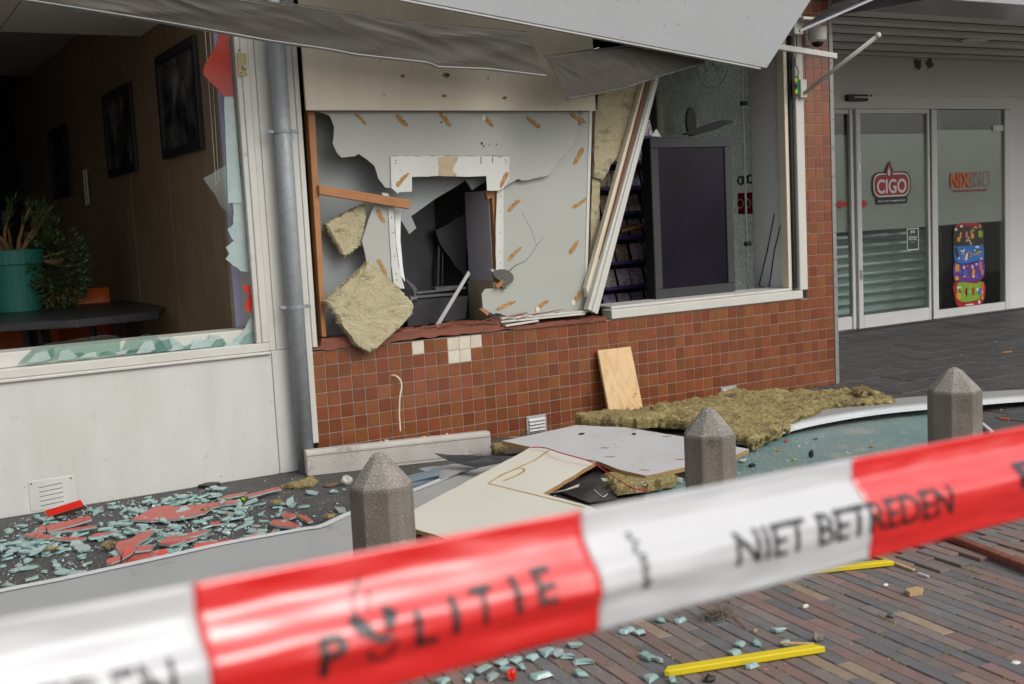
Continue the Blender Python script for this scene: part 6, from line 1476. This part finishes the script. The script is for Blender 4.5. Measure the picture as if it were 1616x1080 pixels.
clump('black_lump', 1187, 737, .02, BLK, 'larger black lump on the teal pane', 'lump', 20, .5, .012)
clump('black_lump', 1280, 722, .014, BLK, 'upright black piece on the teal pane', 'lump', 21, 1.6, .012)
clump('yellow_scrap', 1254, 727, .012, M('dull_yellow', (.4, .33, .04), None, 1, .6), 'small yellow and black scrap on the teal pane', 'scrap', 22, .5, .012)
clump('red_chip', 1240, 698, .012, RED, 'small orange-red chip on the teal pane', 'chip', 23, .6, .012)
clump('brown_chip', 1229, 712, .016, PLYW, 'flat brown splinter heap on the teal pane', 'chip', 24, .25, .012)
clump('brown_chip', 1376, 706, .014, PLYW, 'brown chip on the teal pane near the right bollard', 'chip', 25, .3, .012)
clump('moss_tuft', 1287, 694, .015, CHAR, 'dark tuft on the back part of the teal pane', 'tuft', 26, .4, .012)
clump('green_plastic_clip', 387, 791, .02, LIME, 'lime green plastic clip at the end of the longest red shard', 'plastic clip', 27, .6)
clump('brown_stone', 524, 768, .035, M('brown_brick_bit', (.16, .1, .07), (.11, .07, .05), 20, .9, .3, 90), 'flat brown brick bit between downpipe and left bollard', 'brick bit', 28, .35)
clump('grey_block', 548, 766, .03, STONE, 'small grey block half behind the left bollard', 'block', 29, .9)
for k, (x, y, s) in enumerate(((172, 863, .022), (80, 868, .016), (520, 818, .018), (325, 806, .014), (436, 795, .016))):
    c = gz(x, y, .02); q = [c+Vector((s*math.cos(a*1.05)*1.3, s*math.sin(a*1.05), 0)) for a in range(6)]
    wool('wool_flock', q, (0, 0, s*.9), WOOL, ['yellow wool flock on the red heap', 'yellow wool flock left among teal glass', 'yellow wool flock by the lip near the bollard', 'tiny wool flock on the longest red shard', 'tiny wool flock right of the lime clip'][k], .008, .012, 50+k, 'wool flock')
q = [gz(x, y, .003) for x, y in Z7([(1020, 165), (1100, 140), (1190, 118), (1260, 90), (1300, 120), (1270, 150), (1120, 165)])]; wool('wool_flock', q, (0, 0, .02), WOOL, 'long flat wool flock before the foot of the downpipe', .009, .014, 60, 'wool flock')
q = [gz(x, y, .004) for x, y in Z7([(325, 155), (400, 130), (505, 125), (508, 138), (420, 160)])]; m = MB(); m.prism(q, (0, 0, .012)); o = m.build('black_strip', BLK); tag(o, 'black rubber strip at the foot of the white wall behind the shards', 'rubber strip')
# grey fluff of burnt fibre
rf = random.Random(9); m = MB(); c = gz(1130, 974, .004)
for k in range(700):
    p = c+Vector((rf.gauss(0, .024), rf.gauss(0, .017), abs(rf.gauss(0, .010)))); d = Vector((rf.uniform(-1, 1), rf.uniform(-1, 1), rf.uniform(-.2, 1)))*.014; s = d.orthogonal().normalized()*.0016
    m.poly([p-s, p+s, p+d])
o = m.build('fibre_fluff', CHAR); tag(o, 'tangled grey-brown burnt fluff on the bricks', 'fluff')
a, b = gz(1579, 661, .006), gz(1592, 662, .006); m = MB(); m.tube([a, b], .006, 8); o = m.build('cigarette_butt', OPRINT); tag(o, 'orange cigarette butt on dark ground right of the right bollard', 'cigarette butt')
for (x, y, s, lab) in ((1590, 556, .05, 'tan wood chip on the dark slabs at the right edge'), (1330, 541, .022, 'small tan chip on the slabs beside the pier corner')):
    c = gz(x, y, .003); rr = random.Random(x); m = MB(); m.prism([c+Vector((s*1.4*math.cos(k*.7)*rr.uniform(.7, 1), s*.45*math.sin(k*.7), 0)) for k in range(9)], (0, 0, .004)); o = m.build('wood_chip', SCRAPE); tag(o, lab, 'wood chip')
stick((1547, 671), (1562, 684), .02, WLIP, 'white_strip', 'white strip lying right of the right bollard', 'strip', .01)

# ------------------------------------------------------------------ police tape across the foreground
T0 = CAM+ray(0, 978)*.571; T1 = CAM+ray(1616, 672)*1.06
ud = (T1-T0); UL = ud.length; ud.normalize()
outw = Vector((ud.y, -ud.x, 0)).normalized()
if outw.dot(CAM-T0) < 0: outw = -outw
dn = ud.cross(outw).normalized(); dn = dn if dn.z < 0 else -dn
WT = .079
def t_of(x):
    lo_, hi_ = -1.0, 2.0
    for _ in range(50):
        md = (lo_+hi_)/2; d = T0+ud*UL*md-CAM; xx = 808+FPX*d.dot(rgt)/d.dot(fwd)
        if xx < x: lo_ = md
        else: hi_ = md
    return lo_
CR = [0, .11, .22, .36, .50, .63, .78, .90, 1.0]
def prof_at(u):
    # crease depth towards the viewer at each fold line, drifting along the tape
    n1 = noise.noise(Vector((u*2.1, 3, 0))); n2 = noise.noise(Vector((u*2.6, 9, 0))); n3 = noise.noise(Vector((u*3.1, 15, 0))); n4 = noise.noise(Vector((u*4.7, 21, 0)))
    return [.001+.002*n4, .001+.002*n4, .002+.002*n1, .011+.003*n2, .021+.003*n3, .023+.002*n1, .020+.003*n2, .019+.003*n4, .018+.003*n3]
def tp(u, v):
    """u metres from T0 along tape, v 0 top .. 1 bottom"""
    pr_ = prof_at(u); v = min(1, max(0, v)); i = 0
    while i < len(CR)-2 and v > CR[i+1]: i += 1
    f = (v-CR[i])/(CR[i+1]-CR[i]); f = f*f*(3-2*f)*.35+f*.65
    o_ = pr_[i]*(1-f)+pr_[i+1]*f
    return T0+ud*u+dn*(v*WT)+outw*(o_+.0012*noise.noise(Vector((u*24, v*7, 2))))
bx = [t_of(x)*UL for x in (303, 914, 1342)]
per = bx[1]-bx[0]; edges = [bx[0]-k*per for k in range(5, 0, -1)]+bx+[bx[2]+k*per*1.02 for k in range(1, 8)]
tape = thing('police_tape', T0.lerp(T1, .5)-Vector((0, 0, WT)), 'red and white police barrier tape with black lettering stretched across the foreground', 'barrier tape')
Umin, Umax = -1.1, UL+1.6
def strip_piece(ua, ub, mat, nm):
    m = MB(); nu = max(2, int((ub-ua)/.006)); nv = 32
    sk = lambda u, v: u  # straight block ends
    m.grid(lambda a, b: tp(ua+(ub-ua)*a, b), nu, nv); return m.build(nm, mat, tape, smooth=True, solid=.0002)
es = [Umin]+[e_ for e_ in edges if Umin < e_ < Umax]+[Umax]
first_red = False
for a_, b_ in zip(es, es[1:]):
    mid_ = (a_+b_)/2; kk = math.floor((mid_-bx[0])/per) if mid_ < bx[1] else (1 if mid_ < bx[2] else 2+math.floor((mid_-bx[2])/(per*1.02))); red_ = kk % 2 == 0
    strip_piece(a_, b_, TAPER if red_ else TAPEW, 'red_block' if red_ else 'white_block')
def tape_print(vs, fs, name, mat=TPRINT):
    """vs: (u, v) pairs on the tape; cut along folds so that it drapes"""
    bm = bmesh.new(); bv = [bm.verts.new((u, v, 0)) for u, v in vs]
    for f in fs:
        try: bm.faces.new([bv[i] for i in f])
        except ValueError: pass
    bmesh.ops.triangulate(bm, faces=bm.faces[:])
    u0, u1 = min(u for u, v in vs), max(u for u, v in vs)
    for c in [k/32 for k in range(1, 32)]: bmesh.ops.bisect_plane(bm, geom=bm.verts[:]+bm.edges[:]+bm.faces[:], plane_co=(0, c, 0), plane_no=(0, 1, 0))
    k = u0
    while k < u1: bmesh.ops.bisect_plane(bm, geom=bm.verts[:]+bm.edges[:]+bm.faces[:], plane_co=(k, 0, 0), plane_no=(1, 0, 0)); k += .008
    m = MB(); bm.verts.index_update(); nrm = outw
    m.v = [tp(v.co.x, v.co.y)+outw*.0010-dn*.0003 for v in bm.verts]; m.f = [tuple(v.index for v in f.verts) for f in bm.faces]; m.m = [0]*len(m.f); bm.free()
    return m.build(name, mat, tape)
def tape_text(txt, u0, u1, v0, v1, name='lettering', bold=.02):
    vs, fs = text_mb(txt, 1, 0, bold); xa, xb = min(v.x for v in vs), max(v.x for v in vs); ya, yb = min(v.y for v in vs), max(v.y for v in vs)
    return tape_print([(u0+(u1-u0)*(v.x-xa)/(xb-xa), v1-(v1-v0)*(v.y-ya)/(yb-ya)) for v in vs], fs, name)
U = lambda x: t_of(x)*UL
def shear(v): return v
tape_text('P', U(474), U(516), .48, .79, bold=.03)
tape_text('L', U(623), U(658), .45, .73); tape_text('I', U(681), U(692), .42, .70); tape_text('T', U(716), U(750), .40, .68); tape_text('I', U(780), U(790), .38, .66); tape_text('E', U(816), U(846), .36, .64)
# emblem: flame over a shield above a ring
def eshape(pts, name='emblem'):
    u_c, sc_ = U(565), .00040
    return tape_print([(u_c+a*sc_, .5+b*sc_/WT*.86) for a, b in pts], [tuple(range(len(pts)))], name)
Ze = lambda pts: [((X-720)/6.75, (Y-560)/6.75+(X-720)/6.75*.19) for X, Y in pts]
eshape(Ze(smoothpts([(455, 500), (520, 450), (590, 470), (640, 530), (680, 600), (700, 680), (760, 700), (860, 660), (900, 660), (800, 740), (740, 760), (650, 710), (520, 640), (465, 570)], 2)))
eshape(Ze([(850, 350), (990, 410), (930, 500), (870, 590), (835, 640), (825, 590), (790, 540), (820, 450)]))
eshape(Ze(smoothpts([(545, 350), (560, 270), (600, 200), (650, 160), (690, 90), (730, 150), (680, 180), (620, 230), (590, 300), (580, 420), (550, 440)], 2)))
eshape(Ze(smoothpts([(735, 200), (775, 200), (770, 280), (740, 350), (700, 420), (680, 400), (710, 330), (740, 270)], 2)))
eshape(Ze([(595, 810), (590, 860), (620, 930), (670, 970), (730, 982), (800, 970), (860, 920), (905, 840), (922, 710), (885, 710), (870, 810), (830, 890), (780, 935), (725, 945), (670, 920), (635, 870), (625, 810)]))
tape_text('NIET BETREDEN', U(1128), U(1470), .42, .72, 'lettering', .008)
tape_text('BETREDEN', U(-182), U(251), .42, .73, 'lettering', .008)
tape_text('P', U(1576), U(1618), .36, .64)
# small upright imprint, too blurred to read: a column of tiny bars
u0 = U(976); ri2 = random.Random(4)
for k in range(14):
    v0_ = .26+k*.033; w_ = ri2.uniform(.004, .009); tape_print([(u0+.004*ri2.random(), v0_), (u0+w_, v0_), (u0+w_, v0_+.022), (u0+.004*ri2.random(), v0_+.022)], [(0, 1, 2, 3)], 'imprint_mark')
